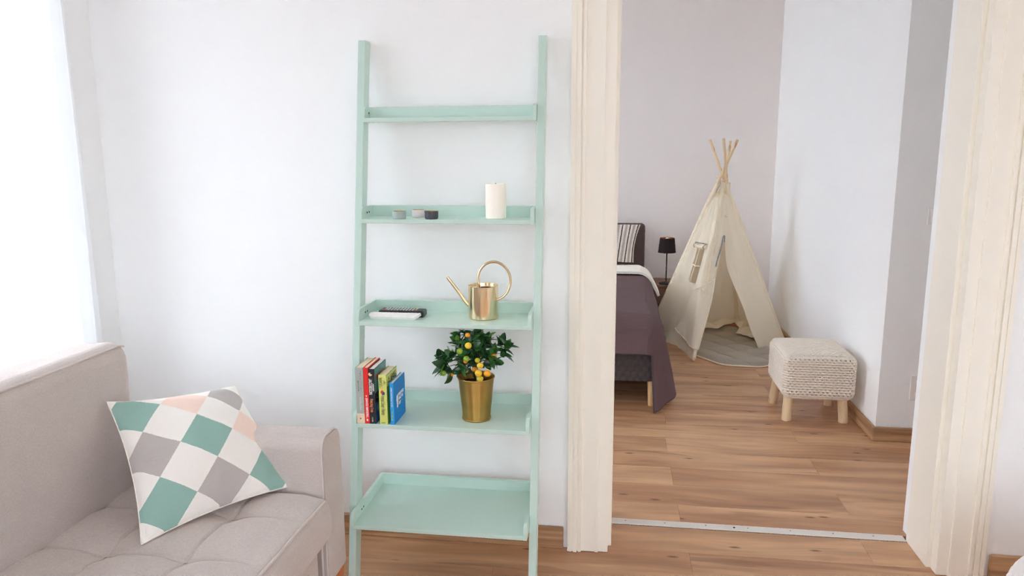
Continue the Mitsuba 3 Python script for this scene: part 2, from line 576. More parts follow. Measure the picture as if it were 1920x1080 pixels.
window(1, XL - .085, *W1, 'tall bright window beside the sofa', [-.95])
window(2, XL - .085, *W2, 'tall window further along the left wall', [-3.40])
window(3, BX0 - .12, *WB, 'bedroom window beside the foot of the bed', [.95])
window(4, BX0 - .12, *WC, 'bedroom window beside the head of the bed', [3.2])

wk = thing('window_5', 'wide window in the wall behind the camera', None, None, 'structure')
obj(wk + '__frame', cat(*[cbox(a, b) for a, b in (((WD[0] - .04, YF - .10, WD[2] - .04), (WD[0] + .03, YF - .04, WD[3] + .04)), ((WD[1] - .03, YF - .10, WD[2] - .04), (WD[1] + .04, YF - .04, WD[3] + .04)),
                                                     ((WD[0], YF - .10, WD[2] - .04), (WD[1], YF - .04, WD[2] + .03)), ((WD[0], YF - .10, WD[3] - .03), (WD[1], YF - .04, WD[3] + .04)))]), FRAMEW, smooth=False)
for x in (1.20,):
    obj(wk + '__mullion', cbox((x - .03, YF - .095, WD[2]), (x + .03, YF - .045, WD[3])), FRAMEW, smooth=False)
for a, b in ((WD[0], 1.20), (1.20, WD[1])):
    obj(wk + '__pane', grid(np.array([[[a, YF - .07, WD[2]], [a, YF - .07, WD[3]]], [[b, YF - .07, WD[2]], [b, YF - .07, WD[3]]]], float)), 'mat_glass', smooth=False)

# baseboards
BB = dict(smooth=False, kind='structure')
obj('baseboard_back', cbox((XL, YW - .016, 0), (-.172, YW, .085), .004), BASEW, label='oak skirting board behind the ladder shelf', **BB)
obj('baseboard_back', cbox((1.30, YW - .016, 0), (XR, YW, .085), .004), BASEW, label='oak skirting board right of the doorway', **BB)
obj('baseboard_left', cbox((XL, YF, 0), (XL + .016, YW, .085), .004), BASEW, label='oak skirting board under the window', **BB)
obj('baseboard_bedroom', cat(cbox((BX1 - .018, YP - .018, 0), (BX1, YB, .075), .004), cbox((BX1 - .018, YP - .018, 0), (XN, YP, .075), .004)), BASEW, label='oak skirting board turning the corner beside the stool', **BB)
obj('baseboard_far', cbox((BX0, YB - .016, 0), (BX1 - .018, YB, .075), .004), BASEW, label='oak skirting board on the far bedroom wall', **BB)

# sheer curtain drawn back to the corner
ys_, zs_ = np.linspace(-.36, -.175, 90), np.linspace(.03, 2.72, 30)
Yc, Zc = np.meshgrid(ys_, zs_, indexing='ij')
Xc = XL + .048 + .020 * np.sin((Yc + .36) * 2 * np.pi / .062 + .25 * np.sin(Zc * 1.7)) + .004 * np.sin(Zc * 3 + Yc * 40)
cu = thing('curtain', 'sheer white curtain gathered at the corner end of the bright window', 'curtain')
obj(cu + '__drape', grid(np.stack([Xc, Yc, Zc], -1)), SHEER, smooth=True)
obj(cu + '__rod', tube([[XL + .048, -1.75, 2.735], [XL + .048, -.9, 2.735], [XL + .048, -.06, 2.735]], .011, 12), WHITEP)
for y in (-1.70, -.08):
    obj(cu + '__bracket', cbox((XL, y - .008, 2.727), (XL + .048, y + .008, 2.743), .002), WHITEP, smooth=False)

# moulded casing: profile from the inner edge s = 0 outwards, t = how far it stands off the wall
PROF = [(0, 0), (0, .020), (.036, .020), (.036, .028), (.047, .028), (.047, .023), (.098, .023), (.098, .033), (.109, .033), (.109, .027), (.114, .027),
        (.114, .037), (.127, .037), (.127, .031), (.132, .031), (.132, .035), (.141, .035), (.141, .032), (.148, .032), (.148, 0)]


def casing(x0, sgn, z1):
    poly = Polygon([(x0 + sgn * s, YW - t) for s, t in PROF])
    return extrude(poly if poly.exterior.is_ccw else Polygon(list(poly.exterior.coords)[::-1]), z1 - .003, .003)


obj('trim_1', casing(-.008, -1, OZ + .1), CREAM, smooth=False, label='cream moulded casing on the left of the doorway', kind='structure')
obj('trim_2', casing(1.126, 1, OZ + .1), CREAM, smooth=False, label='cream moulded casing on the right of the doorway', kind='structure')
hp = extrude(Polygon([(s, -t) for s, t in PROF][::-1]), OX1 - OX0 + .03)
obj('trim_3', place(hp, [0, 0, 1], [0, 1, 0], [1, 0, 0], [OX0 - .015, YW, OZ]), CREAM, smooth=False, label='cream moulded casing over the doorway', kind='structure')
# lining and the rebated stop behind it
lin_l = cat(cbox((OX0 - .03, -.0005, 0), (-.0085, .0305, OZ)), cbox((OX0 - .02, .030, 0), (OX0, .215, OZ)), cbox((OX0 - .035, .215, .004), (OX0 - .022, .318, OZ)))
lin_r = cat(cbox((1.1268, -.0005, 0), (1.15, .0305, OZ)), cbox((OX1, .030, 0), (OX1 + .022, .215, OZ)), cbox((OX1 + .028, .215, .004), (OX1 + .042, .318, OZ)))
lin_t = cat(cbox((OX0, .030, OZ), (OX1, .215, OZ + .02)), cbox((OX0, .215, OZ + .02), (OX1, .318, OZ + .034)))
obj('trim_4', lin_l, CREAM, smooth=False, label='cream lining of the doorway, left side', kind='structure')
obj('trim_5', lin_r, CREAM, smooth=False, label='cream lining of the doorway, right side', kind='structure')
obj('trim_6', lin_t, CREAM, smooth=False, label='cream lining of the doorway, top', kind='structure')

th = thing('threshold_strip', 'pale metal threshold strip with screws across the doorway floor', 'threshold strip')
obj(th + '__strip', cbox((OX0, .203, -.001), (OX1, .2475, .004), .003), STEEL, smooth=False)
for x in (.061, .215, .374, .535, .695, .853, 1.0):
    obj(th + '__screw', lathe([(0, .0052), (.0022, .0050), (.0032, .004)][::-1], 10, (x, .228, 0)), SCREW)
obj(th + '__hole', lathe([(0, .0045), (.005, .0045), (.005, .0035)][::-1], 10, (.482, .226, 0)), DARK, label='dark hole in the strip')

# light switch and socket on the pier
sw = thing('light_switch', 'white square light switch on the shaded pier beyond the doorway', 'light switch')
obj(sw + '__plate', cbox((1.485, YP - .009, 1.105), (1.567, YP, 1.187), .003), WHITEP, smooth=False)
obj(sw + '__rocker', cbox((1.500, YP - .013, 1.120), (1.552, YP - .008, 1.172), .002), WHITEP, smooth=False)
so = thing('wall_socket', 'white double wall socket low on the shaded pier', 'socket')
obj(so + '__plate', cbox((1.478, YP - .009, .222), (1.560, YP, .352), .003), WHITEP, smooth=False)
for zc in (.255, .318):
    obj(so + '__socket_face', lathe([(0, -.004), (.017, -.004), (.019, 0)], 20).apply_transform(trimesh.transformations.rotation_matrix(-math.pi / 2, [1, 0, 0])).apply_translation([1.519, YP - .0105, zc]), WHITEP)
    obj(so + '__socket_hole', cat(box((1.509, YP - .0095, zc - .003), (1.514, YP - .0085, zc + .003)), box((1.524, YP - .0095, zc - .003), (1.529, YP - .0085, zc + .003))), DARK, smooth=False)

# ------------------------------------------------------------------ ladder shelf
ls = thing('ladder_shelf', 'mint green leaning ladder shelf with five trays against the white wall', 'ladder shelf')
LX0, LX1 = -.874, -.237
SL = .177


def yfront(z):
    return -.055 - SL * (1.832 - z)


for x0 in (LX0, LX1 - .025):
    d = .052
    pts = []
    for z, y0, y1 in ((0.0, yfront(0), yfront(0) + d), (1.832, yfront(1.832), yfront(1.832) + d - .002)):
        for x in (x0, x0 + .025):
            pts += [[x + (.0012 if x == x0 else -.0012), y0, z], [x, y0 + .0012, z], [x, y1 - .0012, z], [x + (.0012 if x == x0 else -.0012), y1, z]]
    obj(ls + '__rail', trimesh.convex.convex_hull(np.array(pts)), MINT, smooth=False)
SX0, SX1 = LX0 + .0255, LX1 - .0255
SHZ = [1.559, 1.228, .895, .565, .236]
SHY = [-.128, -.196, -.266, -.330, -.395]
for z, yf in zip(SHZ, SHY):
    s = obj(ls + '__shelf', cbox((SX0 + .011, yf, z), (SX1 - .011, -.064, z + .014), .0012), MINT, smooth=False)
    obj(s + '__back_lip', cbox((SX0, -.076, z), (SX1, -.062, z + .052), .0012), MINT, smooth=False)
    R = .030
    prof = [(-.0765, z), (yf, z), (yf, z + .016)]
    prof += [(yf + R * .75 * (1 - math.cos(t)), z + .016 + (.053 - .016) * math.sin(t)) for t in np.linspace(.15, math.pi / 2, 8)]
    prof += [(-.0765, z + .052)]
    for xp in (SX0, SX1 - .0115):
        m = extrude(Polygon(prof).buffer(0), .0115)
        obj(s + '__side_panel', place(m, [0, 1, 0], [0, 0, 1], [1, 0, 0], [xp, 0, 0]), MINT, smooth=25)
    ry = yfront(z + .03) + .017
    for k in (0, 1):
        m = trimesh.creation.cylinder(.0032, .0016, sections=12)
        m.apply_transform(trimesh.transformations.rotation_matrix(math.pi / 2, [0, 1, 0]))
        m.apply_translation([SX0 + .0118, ry + .02 * k, z + .032])
        obj(s + '__bolt', m, DARK)
TOP = [z + .014 for z in SHZ]

# ------------------------------------------------------------------ things on the shelves
cd = thing('pillar_candle', 'cream pillar candle standing alone on the second tray', 'candle')
obj(cd + '__wax', lathe([(0, .0), (.031, 0), (.034, .002), (.034, .112), (.033, .1145), (.029, .1145), (.022, .110), (0, .108)], 40, (-.395, -.138, TOP[1])), CANDLE)
obj(cd + '__wick', tube([(-.395, -.138, TOP[1] + .106), (-.395, -.138, TOP[1] + .114), (-.394, -.138, TOP[1] + .1175)], .0008, 6), DARK)

for (x, y, mat, r, lab) in ((-.714, -.176, CUP_A, .0228, 'small grey-green tealight holder, left of the three'), (-.667, -.108, CUP_B, .0215, 'small white tealight holder behind the charcoal one'),
                            (-.606, -.168, CUP_C, .0225, 'small charcoal tealight holder in front of the white one')):
    k = thing('tealight_holder', lab, 'candle holder', 'tealight holders on the second tray')
    obj(k + '__cup', lathe([(0, 0), (r - .003, 0), (r - .0005, .003), (r, .006), (r, .0262), (r - .0014, .0262)], 36, (x, y, TOP[1])), mat)
    obj(k + '__gold_lining', lathe([(r - .0014, .0262), (r - .0022, .0258), (r - .0022, .006), (0, .006)], 36, (x, y, TOP[1])), GOLD, label='gold lining')

# watering can
wc = thing('watering_can', 'champagne brass watering can with long thin spout and ring handle', 'watering can')
wx, wy, wz = -.437, -.158, TOP[2]
Rw, Hw = .050, .112
obj(wc + '__body', lathe([(0, .001), (Rw - .002, .001), (Rw, .003), (Rw, Hw - .003), (Rw + .001, Hw - .001), (Rw + .0003, Hw), (Rw - .002, Hw - .001), (Rw - .002, Hw - .006), (Rw - .004, Hw - .006)], 72, (wx, wy, wz)), CHAMP)
ang = np.linspace(0, 2 * np.pi, 64, endpoint=False)
lid = Polygon([(Rw * .965 * math.cos(a), Rw * .965 * math.sin(a)) for a in ang]).difference(Polygon([(.012 + .022 * math.cos(a), -.012 + .018 * math.sin(a)) for a in ang[::2]]))
m = extrude(lid, .0015)
m.apply_translation([wx, wy, wz + Hw - .0075])
obj(wc + '__lid', m, CHAMP, smooth=False)
obj(wc + '__inside', lathe([(0, .003), (Rw - .004, .003), (Rw - .004, Hw - .008)], 40, (wx, wy, wz)), CHAMP)
sp = smoothpath([(wx - Rw + .006, wy - .004, wz + .040), (wx - Rw - .006, wy - .006, wz + .050), (wx - .075, wy - .009, wz + .078), (wx - .098, wy - .014, wz + .112), (wx - .118, wy - .018, wz + .140)], 30)
obj(wc + '__spout', tube(sp, np.linspace(.0062, .0052, 30), 14), CHAMP)
hc = np.array([wx + .033, wy - .012, wz + .128])
hp_ = []
for a in np.linspace(math.radians(207), math.radians(-84), 44):
    rr = .060
    hp_.append(hc + np.array([math.cos(a) * rr * 1.0, -.002, math.sin(a) * rr * 1.08]))
hp_ = np.array(hp_)
hp_[:, 0] += np.linspace(.016, 0, 44) * np.linspace(1, 0, 44)
hp_ = np.vstack([[wx - .016, wy - .013, wz + Hw - .010], hp_[3:], [hp_[-1] + np.array([-.018, .000, .004])]])
obj(wc + '__handle', tube(smoothpath(hp_, 80), .0042, 12), CHAMP)

# remote controls
wr = thing('white_remote', 'slim white handset lying in front of the black remote control', 'remote control')
out = [(-.155, .004), (-.160, .010)] + [(-.150 - .017 * math.sin(t), .0145 - .0145 * math.cos(t)) for t in np.linspace(.1, math.pi - .1, 12)]
out = [(-.164 - .014 * math.sin(t), .0110 - .0110 * math.cos(t)) for t in np.linspace(0, math.pi, 16)] + [(0, .022), (-.018, 0)]
m = extrude(Polygon(out).buffer(-.001).buffer(.001, 4), .011)
tl = math.radians(36)
m = place(m, [1, 0, 0], [0, math.cos(tl), math.sin(tl)], [0, -math.sin(tl), math.cos(tl)], [-.639, -.2220, TOP[2] + .0004])
obj(wr + '__case', m, WHITEP, smooth=40)
m = box((-.150, .0230, .0155), (-.125, .0262, .0163))
obj(wr + '__buttons', cat(*[place(box((-.150 + .035 * i, .013, -.0006), (-.128 + .035 * i, .017, .0004)), [1, 0, 0], [0, math.cos(tl), math.sin(tl)], [0, -math.sin(tl), math.cos(tl)], [-.639, -.2220, TOP[2] + .0004]) for i in (0, 1)]), BTN_G, smooth=False)
br = thing('black_remote', 'black remote control with rows of buttons behind the white handset', 'remote control')
rx0, rx1, ry0, ry1, rz = -.795, -.638, -.186, -.136, TOP[2]
obj(br + '__case', cbox((rx0, ry0, rz), (rx1, ry1, rz + .023), .004), BLACKP, smooth=False)
for i in range(11):
    for j in range(3):
        x = rx0 + .022 + i * .0105
        y = ry0 + .011 + j * .0135
        mt = BTN_G
        if i == 0:
            mt = BK_RED if j == 0 else BTN_G
        if i == 10:
            mt = (BK_RED, INKY, INKW)[j]
        obj(br + '__button', cbox((x - .0022, y - .0048, rz + .022), (x + .0022, y + .0048, rz + .0248), .0008), mt, smooth=False)
obj(br + '__screen', cbox((rx1 - .036, ry0 + .006, rz + .0215), (rx1 - .008, ry1 - .006, rz + .0238), .001), CUP_C, smooth=False)

# ------------------------------------------------------------------ books
BZ = TOP[3]


def text_on(key, s, h, o, ex, ey, mat, fit=None, bold=False):
    """lettering lying on a face: o is where it starts, ex along the reading direction, ey up the letters"""
    m = meshkit.text_mesh(s, h, .0004, bold)
    ex, ey = np.array(ex, float), np.array(ey, float)
    w = m.bounds[1][0]
    k = fit / w if fit else 1.0
    m.vertices[:, 0] *= k
    obj(key, place(m, ex, ey, np.cross(ex, ey), o), mat, smooth=False)


def book(label, x0, x1, h, yf, yb, cover, pages, lean=0.0, spine=None, round_spine=0.002):
    k = thing('book', label, 'book', 'books on the fourth tray')
    t = .0022
    z0 = BZ
    obj(k + '__cover', cat(cbox((x0, yf + .0005, z0), (x0 + t, yb, z0 + h), .0004), cbox((x1 - t, yf + .0005, z0), (x1, yb, z0 + h), .0004)), cover, smooth=False)
    obj(k + '__spine', cbox((x0, yf, z0), (x1, yf + .003, z0 + h), .0012), spine or cover, smooth=False)
    obj(k + '__pages', box((x0 + t, yf + .003, z0 + .001), (x1 - t, yb - .002, z0 + h - .0015)), pages, smooth=False)
    return k


DN, RT = [0, 0, -1], [1, 0, 0]      # spine lettering: reads downwards, letters' tops to the right
SYF = -.3262
b = book('thick grey paperback with a beige band, leftmost of the books', -.8355, -.8085, .190, -.326, -.198, BK_GRAY, PAPER)
obj(b + '__band', cbox((-.8357, -.3266, BZ + .0005), (-.8083, -.322, BZ + .034), .001), BK_BEIGE, smooth=False)
text_on(b + '__lettering', 'T  H  E   L  I  T  T  L  E', .0042, [-.8195, -.3264, BZ + .180], DN, RT, INK, .062)
text_on(b + '__lettering', 'BLACK BOOK', .0040, [-.8275, -.3264, BZ + .146], DN, RT, INK, .036)
text_on(b + '__lettering', 'K U N D E R A', .0060, [-.8235, -.3264, BZ + .090], DN, RT, INKW, .044)
obj(b + '__emblem', place(lathe([(0, 0), (.0022, 0)], 14), [1, 0, 0], [0, 0, 1], [0, -1, 0], [-.822, -.3272, BZ + .017]), INK)
b = book('thin bright red book between the grey and the black one', -.8075, -.7915, .191, -.326, -.198, BK_RED, PAPER)
text_on(b + '__lettering', 'DAVID BADDIEL', .0075, [-.8025, -.3264, BZ + .088], DN, RT, INKW, .068, True)
for q0, q1 in (((-.802, -.3265, BZ + .009), (-.7965, -.326, BZ + .0155)), ((-.8015, -.3265, BZ + .092), (-.7985, -.326, BZ + .097))):
    obj(b + '__emblem', box(q0, q1), INKW, smooth=False)
b = book('black paperback with orange lettering and a teal cover panel', -.7905, -.7700, .187, -.326, -.203, BK_BLACK, PAPERW)
text_on(b + '__lettering', 'JACOBSON', .0105, [-.7895, -.3264, BZ + .155], DN, RT, INKW, .054, True)
text_on(b + '__lettering', 'HOWARD', .005, [-.7775, -.3264, BZ + .138], DN, RT, INKW, .026, True)
text_on(b + '__lettering', 'Peeping Tom', .0095, [-.7870, -.3264, BZ + .086], DN, RT, INKO, .046, True)
text_on(b + '__lettering', 'VINTAGE', .004, [-.7835, -.3264, BZ + .024], DN, RT, INKW, .018)
pc = place(lathe([(0, 0), (.0062, 0)], 18), [1, 0, 0], [0, 0, 1], [0, -1, 0], [-.784, -.3265, BZ + .169])
obj(b + '__portrait', pc, SKIN)
obj(b + '__portrait_hair', place(lathe([(0, 0), (.0046, 0)], 14), [1, 0, 0], [0, 0, 1], [0, -1, 0], [-.7795, -.3268, BZ + .174]), BK_BLACK)
X3 = -.7698
obj(b + '__cover_panel', cbox((X3 - .001, -.3235, BZ + .105), (X3 + .0003, -.205, BZ + .186), .0002), BK_TEAL, smooth=False)
obj(b + '__cover_panel', cbox((X3 - .001, -.3235, BZ + .002), (X3 + .0003, -.205, BZ + .070), .0002), INKN, smooth=False)
text_on(b + '__lettering', 'Peeping Tom', .016, [X3 + .0003, -.318, BZ + .150], [0, 1, 0], [0, 0, 1], INKR, .100, True)
obj(b + '__moon', place(lathe([(0, 0), (.015, 0)], 24), [0, 1, 0], [0, 0, 1], [1, 0, 0], [X3 + .0006, -.295, BZ + .050]), INKG)
b = book('lime green paperback, second from the right among the books', -.7575, -.7295, .168, -.326, -.214, BK_GREEN, PAPER, spine=BK_LIME)
text_on(b + '__lettering', 'MANSELL', .0105, [-.7545, -.3264, BZ + .160], DN, RT, INK, .038)
text_on(b + '__lettering', 'JILL', .0070, [-.7395, -.3264, BZ + .150], DN, RT, INK, .016)
text_on(b + '__lettering', 'Head Over Heels', .0125, [-.7500, -.3264, BZ + .098], DN, RT, INK, .066)
text_on(b + '__lettering', 'HEADLINE', .0028, [-.7520, -.3264, BZ + .004], RT, [0, 0, 1], INK, .014)
obj(b + '__picture', place(extrude(Polygon([(0, 0), (.004, -.005), (.009, -.003), (.011, .004), (.007, .011), (.002, .010), (-.001, .005)]), .0003), [1, 0, 0], [0, 0, 1], [0, -1, 0], [-.7500, -.3262, BZ + .106]), INKR, smooth=False)
obj(b + '__picture', place(extrude(Polygon([(.003, -.007), (.011, -.006), (.013, .002), (.006, .004)]), .0004), [1, 0, 0], [0, 0, 1], [0, -1, 0], [-.7492, -.3263, BZ + .107]), INKN, smooth=False)
X4 = -.7294
obj(b + '__cover_panel', cbox((X4 - .001, -.323, BZ + .128), (X4 + .0003, -.216, BZ + .166), .0002), BK_LIME, smooth=False)
text_on(b + '__lettering', 'JILL MANSELL', .020, [X4 + .0003, -.318, BZ + .138], [0, 1, 0], [0, 0, 1], INK, .098)
b = book('bright blue hardback with white lettering, rightmost of the books', -.7205, -.7065, .142, -.327, -.199, BK_BLUE, PAPERW, spine=BK_LBLUE)
text_on(b + '__lettering', 'THINGS TO DO WHILE YOU POO', .0042, [-.7158, -.3274, BZ + .128], DN, RT, INKW, .068, True)
text_on(b + '__lettering', 'ON THE LOO', .0042, [-.7158, -.3274, BZ + .046], DN, RT, INKY, .032, True)
X5 = -.7064
for s, zz, w, o in (('THINGS TO DO', .082, .062, .046), ('WHILE YOU', .068, .050, .050), ('POO', .052, .022, .050)):
    text_on(b + '__lettering', s, .0105, [X5 + .0001, -.327 + o, BZ + zz], [0, 1, 0], [0, 0, 1], INKW, w, True)
obj(b + '__picture', place(extrude(Polygon([(0, .030), (.003, .044), (.016, .046), (.018, .026), (.015, .004), (.010, 0), (.005, .003), (.004, .022)]), .0005), [0, 1, 0], [0, 0, 1], [1, 0, 0], [X5, -.327 + .026, BZ + .046]), INKW, smooth=False)
obj(b + '__picture', cbox((X5 - .0003, -.2530, BZ + .0575), (X5 + .0005, -.230, BZ + .0587), .0002), INKY, smooth=False)

# ------------------------------------------------------------------ potted citrus
pt = thing('potted_citrus', 'small citrus tree with yellow and green fruit in a brass herringbone pot', 'potted plant')
px_, py_, pz_ = -.452, -.228, TOP[3]
pp = [(0, 0.001), (.045, .001), (.0475, .002), (.0475, .006), (.0462, .008), (.0598, .140), (.0622, .1415), (.0632, .1445), (.0620, .147), (.0595, .1462), (.0575, .140), (.054, .118)]
pm = lathe(pp, 96, (px_, py_, pz_))
vv = np.array(pm.vertices) - [px_, py_, pz_]
puv = np.stack([np.arctan2(vv[:, 1], vv[:, 0]) * .055 * 2.9 + 10, vv[:, 2]], 1)
obj(pt + '__pot', pm, POT, smooth=True, uv=puv)
obj(pt + '__pot_rim', tube([(px_ + .0612 * math.cos(a), py_ + .0612 * math.sin(a), pz_ + .1455) for a in np.linspace(0, 2 * np.pi, 64, endpoint=False)], .0016, 8, closed=True), POTRIM)
obj(pt + '__pot_foot', tube([(px_ + .0472 * math.cos(a), py_ + .0472 * math.sin(a), pz_ + .004) for a in np.linspace(0, 2 * np.pi, 64, endpoint=False)], .0025, 8, closed=True), POTRIM)
sd = lathe([(0, .126), (.02, .1265), (.04, .1245), (.055, .1225)][::-1], 40, (px_, py_, pz_))
sv = np.array(sd.vertices)
sv[:, 2] += (meshkit.noise(sv * 160, 2) - .5) * .006
sd.vertices = sv
obj(pt + '__soil', sd, SOIL)
tr0 = np.array([px_ + .004, py_ - .004, pz_ + .118])
obj(pt + '__trunk', tube(smoothpath([tr0, tr0 + [.002, 0, .03], tr0 + [-.002, .002, .058], tr0 + [.002, .004, .085]], 16), np.linspace(.0066, .0044, 16), 10), BARK)
rn = np.random.default_rng(11)


def leaf_mesh(L, W, bend, fold):
    us = np.linspace(0, 1, 8)
    P = np.zeros((8, 5, 3))
    for i, u in enumerate(us):
        w = W * (math.sin(math.pi * min(1, u ** .75 * .985 + .01)) ** .8)
        for j, s in enumerate(np.linspace(-1, 1, 5)):
            P[i, j] = [L * u, s * w, -bend * u * u + fold * abs(s) * w]
    return grid(P)


leafs = [mikit.ply(leaf_mesh(L, W, bd, fo), None, smooth=True) for L, W, bd, fo in ((.040, .0120, .006, .30), (.034, .0108, .003, .40), (.046, .0125, .010, .25), (.030, .0105, .002, .20))]


def px2p(u, v, y):
    """a point from its place on the depth plane y (worked out once from the photograph's scale there)"""
    return np.array([px_ + (u - 884) / 571.0, y, pz_ + .135 + (717 - v) / 585.0])


TW = [(830, 690, -.262, 9), (818, 668, -.240, 6), (840, 664, -.255, 9), (852, 640, -.240, 9), (868, 628, -.225, 8), (890, 632, -.245, 9), (905, 640, -.222, 9), (922, 655, -.235, 9),
      (944, 646, -.240, 10), (938, 664, -.228, 7), (912, 676, -.205, 8), (872, 658, -.262, 6), (862, 684, -.235, 8), (888, 662, -.215, 8), (878, 646, -.200, 8), (905, 662, -.256, 6),
      (848, 652, -.205, 7), (925, 682, -.225, 4), (838, 700, -.250, 4), (884, 680, -.230, 6), (870, 700, -.215, 4), (858, 668, -.250, 8), (876, 636, -.262, 8), (892, 648, -.262, 7), (866, 690, -.262, 5), (914, 664, -.262, 7),
      (832, 678, -.232, 6), (846, 626, -.225, 7), (884, 624, -.215, 8), (910, 628, -.240, 7), (930, 644, -.215, 6), (900, 690, -.200, 6), (854, 700, -.215, 5), (872, 650, -.235, 6), (895, 656, -.235, 6), (862, 662, -.225, 6), (906, 650, -.215, 6), (880, 668, -.245, 6), (824, 682, -.275, 6)]
zmax = SHZ[2] - .004
for (u, v, y, nl) in TW:
    e = px2p(u, v, y)
    b0 = tr0 + np.array([0, 0, rn.uniform(.055, .085)])
    mid = (b0 + e) / 2 + np.array([0, 0, .012])
    e[2] = min(e[2], zmax - .018)
    obj(pt + '__branch', tube(smoothpath([b0, mid, e], 9), np.linspace(.0019, .0010, 9), 6), TWIG)
    axis = e - mid
    axis /= np.linalg.norm(axis)
    axis = axis * .8 + np.array([0, 0, .35])
    axis /= np.linalg.norm(axis)
    q = np.cross(axis, [0.3, .2, .93])
    q /= np.linalg.norm(q)
    q2 = np.cross(axis, q)
    for i in range(nl):
        ph = i * 2.4 + rn.uniform(-.3, .3)
        tilt = rn.uniform(.45, 1.35)
        d = math.cos(tilt) * axis + math.sin(tilt) * (math.cos(ph) * q + math.sin(ph) * q2)
        o = e - axis * rn.uniform(0, .018)
        if o[2] + d[2] * .036 > zmax:
            d[2] = min(d[2], (zmax - o[2]) / .040)
            d /= np.linalg.norm(d)
        side = np.cross(d, axis)
        side /= np.linalg.norm(side) + 1e-9
        nn = np.cross(side, d)
        if nn[2] < 0:
            nn, side = -nn, -side
        M = np.eye(4)
        M[:3, 0], M[:3, 1], M[:3, 2], M[:3, 3] = d, np.cross(nn, d), nn, o
        if o[2] + d[2] * .042 + .004 > zmax + .002:
            M[2, 3] -= o[2] + d[2] * .042 + .004 - zmax
        if u < 840 and v > 675:
            M[:3, :3] *= 1.3
        lf = dict(leafs[rn.integers(4)])
        mat = LEAVES[rn.choice(4, p=[.36, .24, .32, .08])]
        lf['bsdf'] = {'type': 'ref', 'id': mat}
        lf['to_world'] = T(M.tolist())
        scene[fresh(pt + '__leaf')] = lf


def fruit_mesh(r, seed):
    s = trimesh.creation.icosphere(3, 1.0)
    v = np.array(s.vertices)
    v *= (1 + .05 * (meshkit.noise(v * 1.5 + seed) - .5))[:, None]
    v[:, 2] *= .93
    s.vertices = v * r
    return s


for i, (u, v, y, r, mt) in enumerate([(876.5, 641, -.285, .0112, FR_Y), (860, 652.5, -.285, .0105, FR_G), (873, 666, -.290, .0102, FR_G), (893.5, 669, -.285, .0090, FR_M), (899, 678, -.292, .0106, FR_Y),
                                      (896, 692, -.296, .0120, FR_Y), (912, 693, -.292, .0116, FR_O), (898.5, 703.5, -.292, .0112, FR_M), (829, 696, -.290, .0098, FR_G), (920, 667, -.245, .0105, FR_O),
                                      (868, 676, -.262, .0075, FR_O), (884.5, 691, -.262, .0085, FR_O), (868, 696, -.255, .0070, FR_O), (873, 624, -.262, .0085, FR_O), (839, 705, -.255, .0075, FR_O)]):
    p = px2p(u, v, y)
    obj(pt + '__fruit', fruit_mesh(r, i).apply_translation(p), mt, smooth=True, label={FR_G: 'green fruit', FR_Y: 'yellow fruit', FR_O: 'orange fruit', FR_M: 'yellow-green fruit'}[mt])

# ------------------------------------------------------------------ sofa and pillow
sf = thing('sofa', 'light taupe fabric sofa with tufted seat along the window wall', 'sofa')
SY0, SY1 = -2.05, -.548


def quilt(m, amount=1.0):
    v = np.array(m.vertices)
    nrm = vnormals(m)
    up = np.clip(nrm[:, 2], 0, 1) ** 2
    x, y = v[:, 0], v[:, 1]
    ux = (x + 1.080) / .222
    uy = (y + .950) / .240
    dx = np.abs(ux - np.round(ux)) * .222
    dy = np.abs(uy - np.round(uy)) * .240
    ix = np.round(ux)
    seam_x = np.where((ix <= 0), dx, 1.0)
    edge = np.clip((-.86 - x) / .06, 0, 1)
    bulge = .013 * (np.abs(np.cos(np.pi * ux)) * 0 + np.abs(np.sin(np.pi * ux)) ** .55 * np.abs(np.sin(np.pi * uy)) ** .55)
    groove = -.004 * np.exp(-(seam_x / .004) ** 2) - .004 * np.exp(-(dy / .004) ** 2)
    dimple = -.016 * np.exp(-((dx ** 2 + dy ** 2) / .04 ** 2))
    stitch = .0022 * (np.exp(-((seam_x - .008) / .0035) ** 2) + np.exp(-((dy - .008) / .0035) ** 2))
    crown = .012 * np.clip(np.sin(np.pi * (y - SY0) / (SY1 - SY0)), 0, 1)
    v[:, 2] += up * amount * ((bulge + groove + dimple + stitch) * edge + crown - .006)
    # the front bulges a little
    fr = np.clip(nrm[:, 0], 0, 1)
    v[:, 0] += fr * .012 * np.sin(np.clip((v[:, 2] - .285) / .15, 0, 1) * np.pi)
    m.vertices = v
    return m


seat = refined(rbox((-1.56, SY0, .283), (-.850, SY1, .432), .028, 24), .0065)
obj(sf + '__seat_cushion', quilt(seat), SOFA, smooth=True)


def seat_z(x, y):
    ux, uy = (x + 1.080) / .222, (y + .950) / .240
    dx, dy = abs(ux - round(ux)) * .222, abs(uy - round(uy)) * .240
    e = min(max((-.86 - x) / .06, 0), 1)
    z = .013 * abs(math.sin(math.pi * ux)) ** .55 * abs(math.sin(math.pi * uy)) ** .55 - .016 * math.exp(-((dx ** 2 + dy ** 2) / .04 ** 2))
    return .432 - .006 + z * e + .012 * max(0, math.sin(math.pi * (y - SY0) / (SY1 - SY0)))


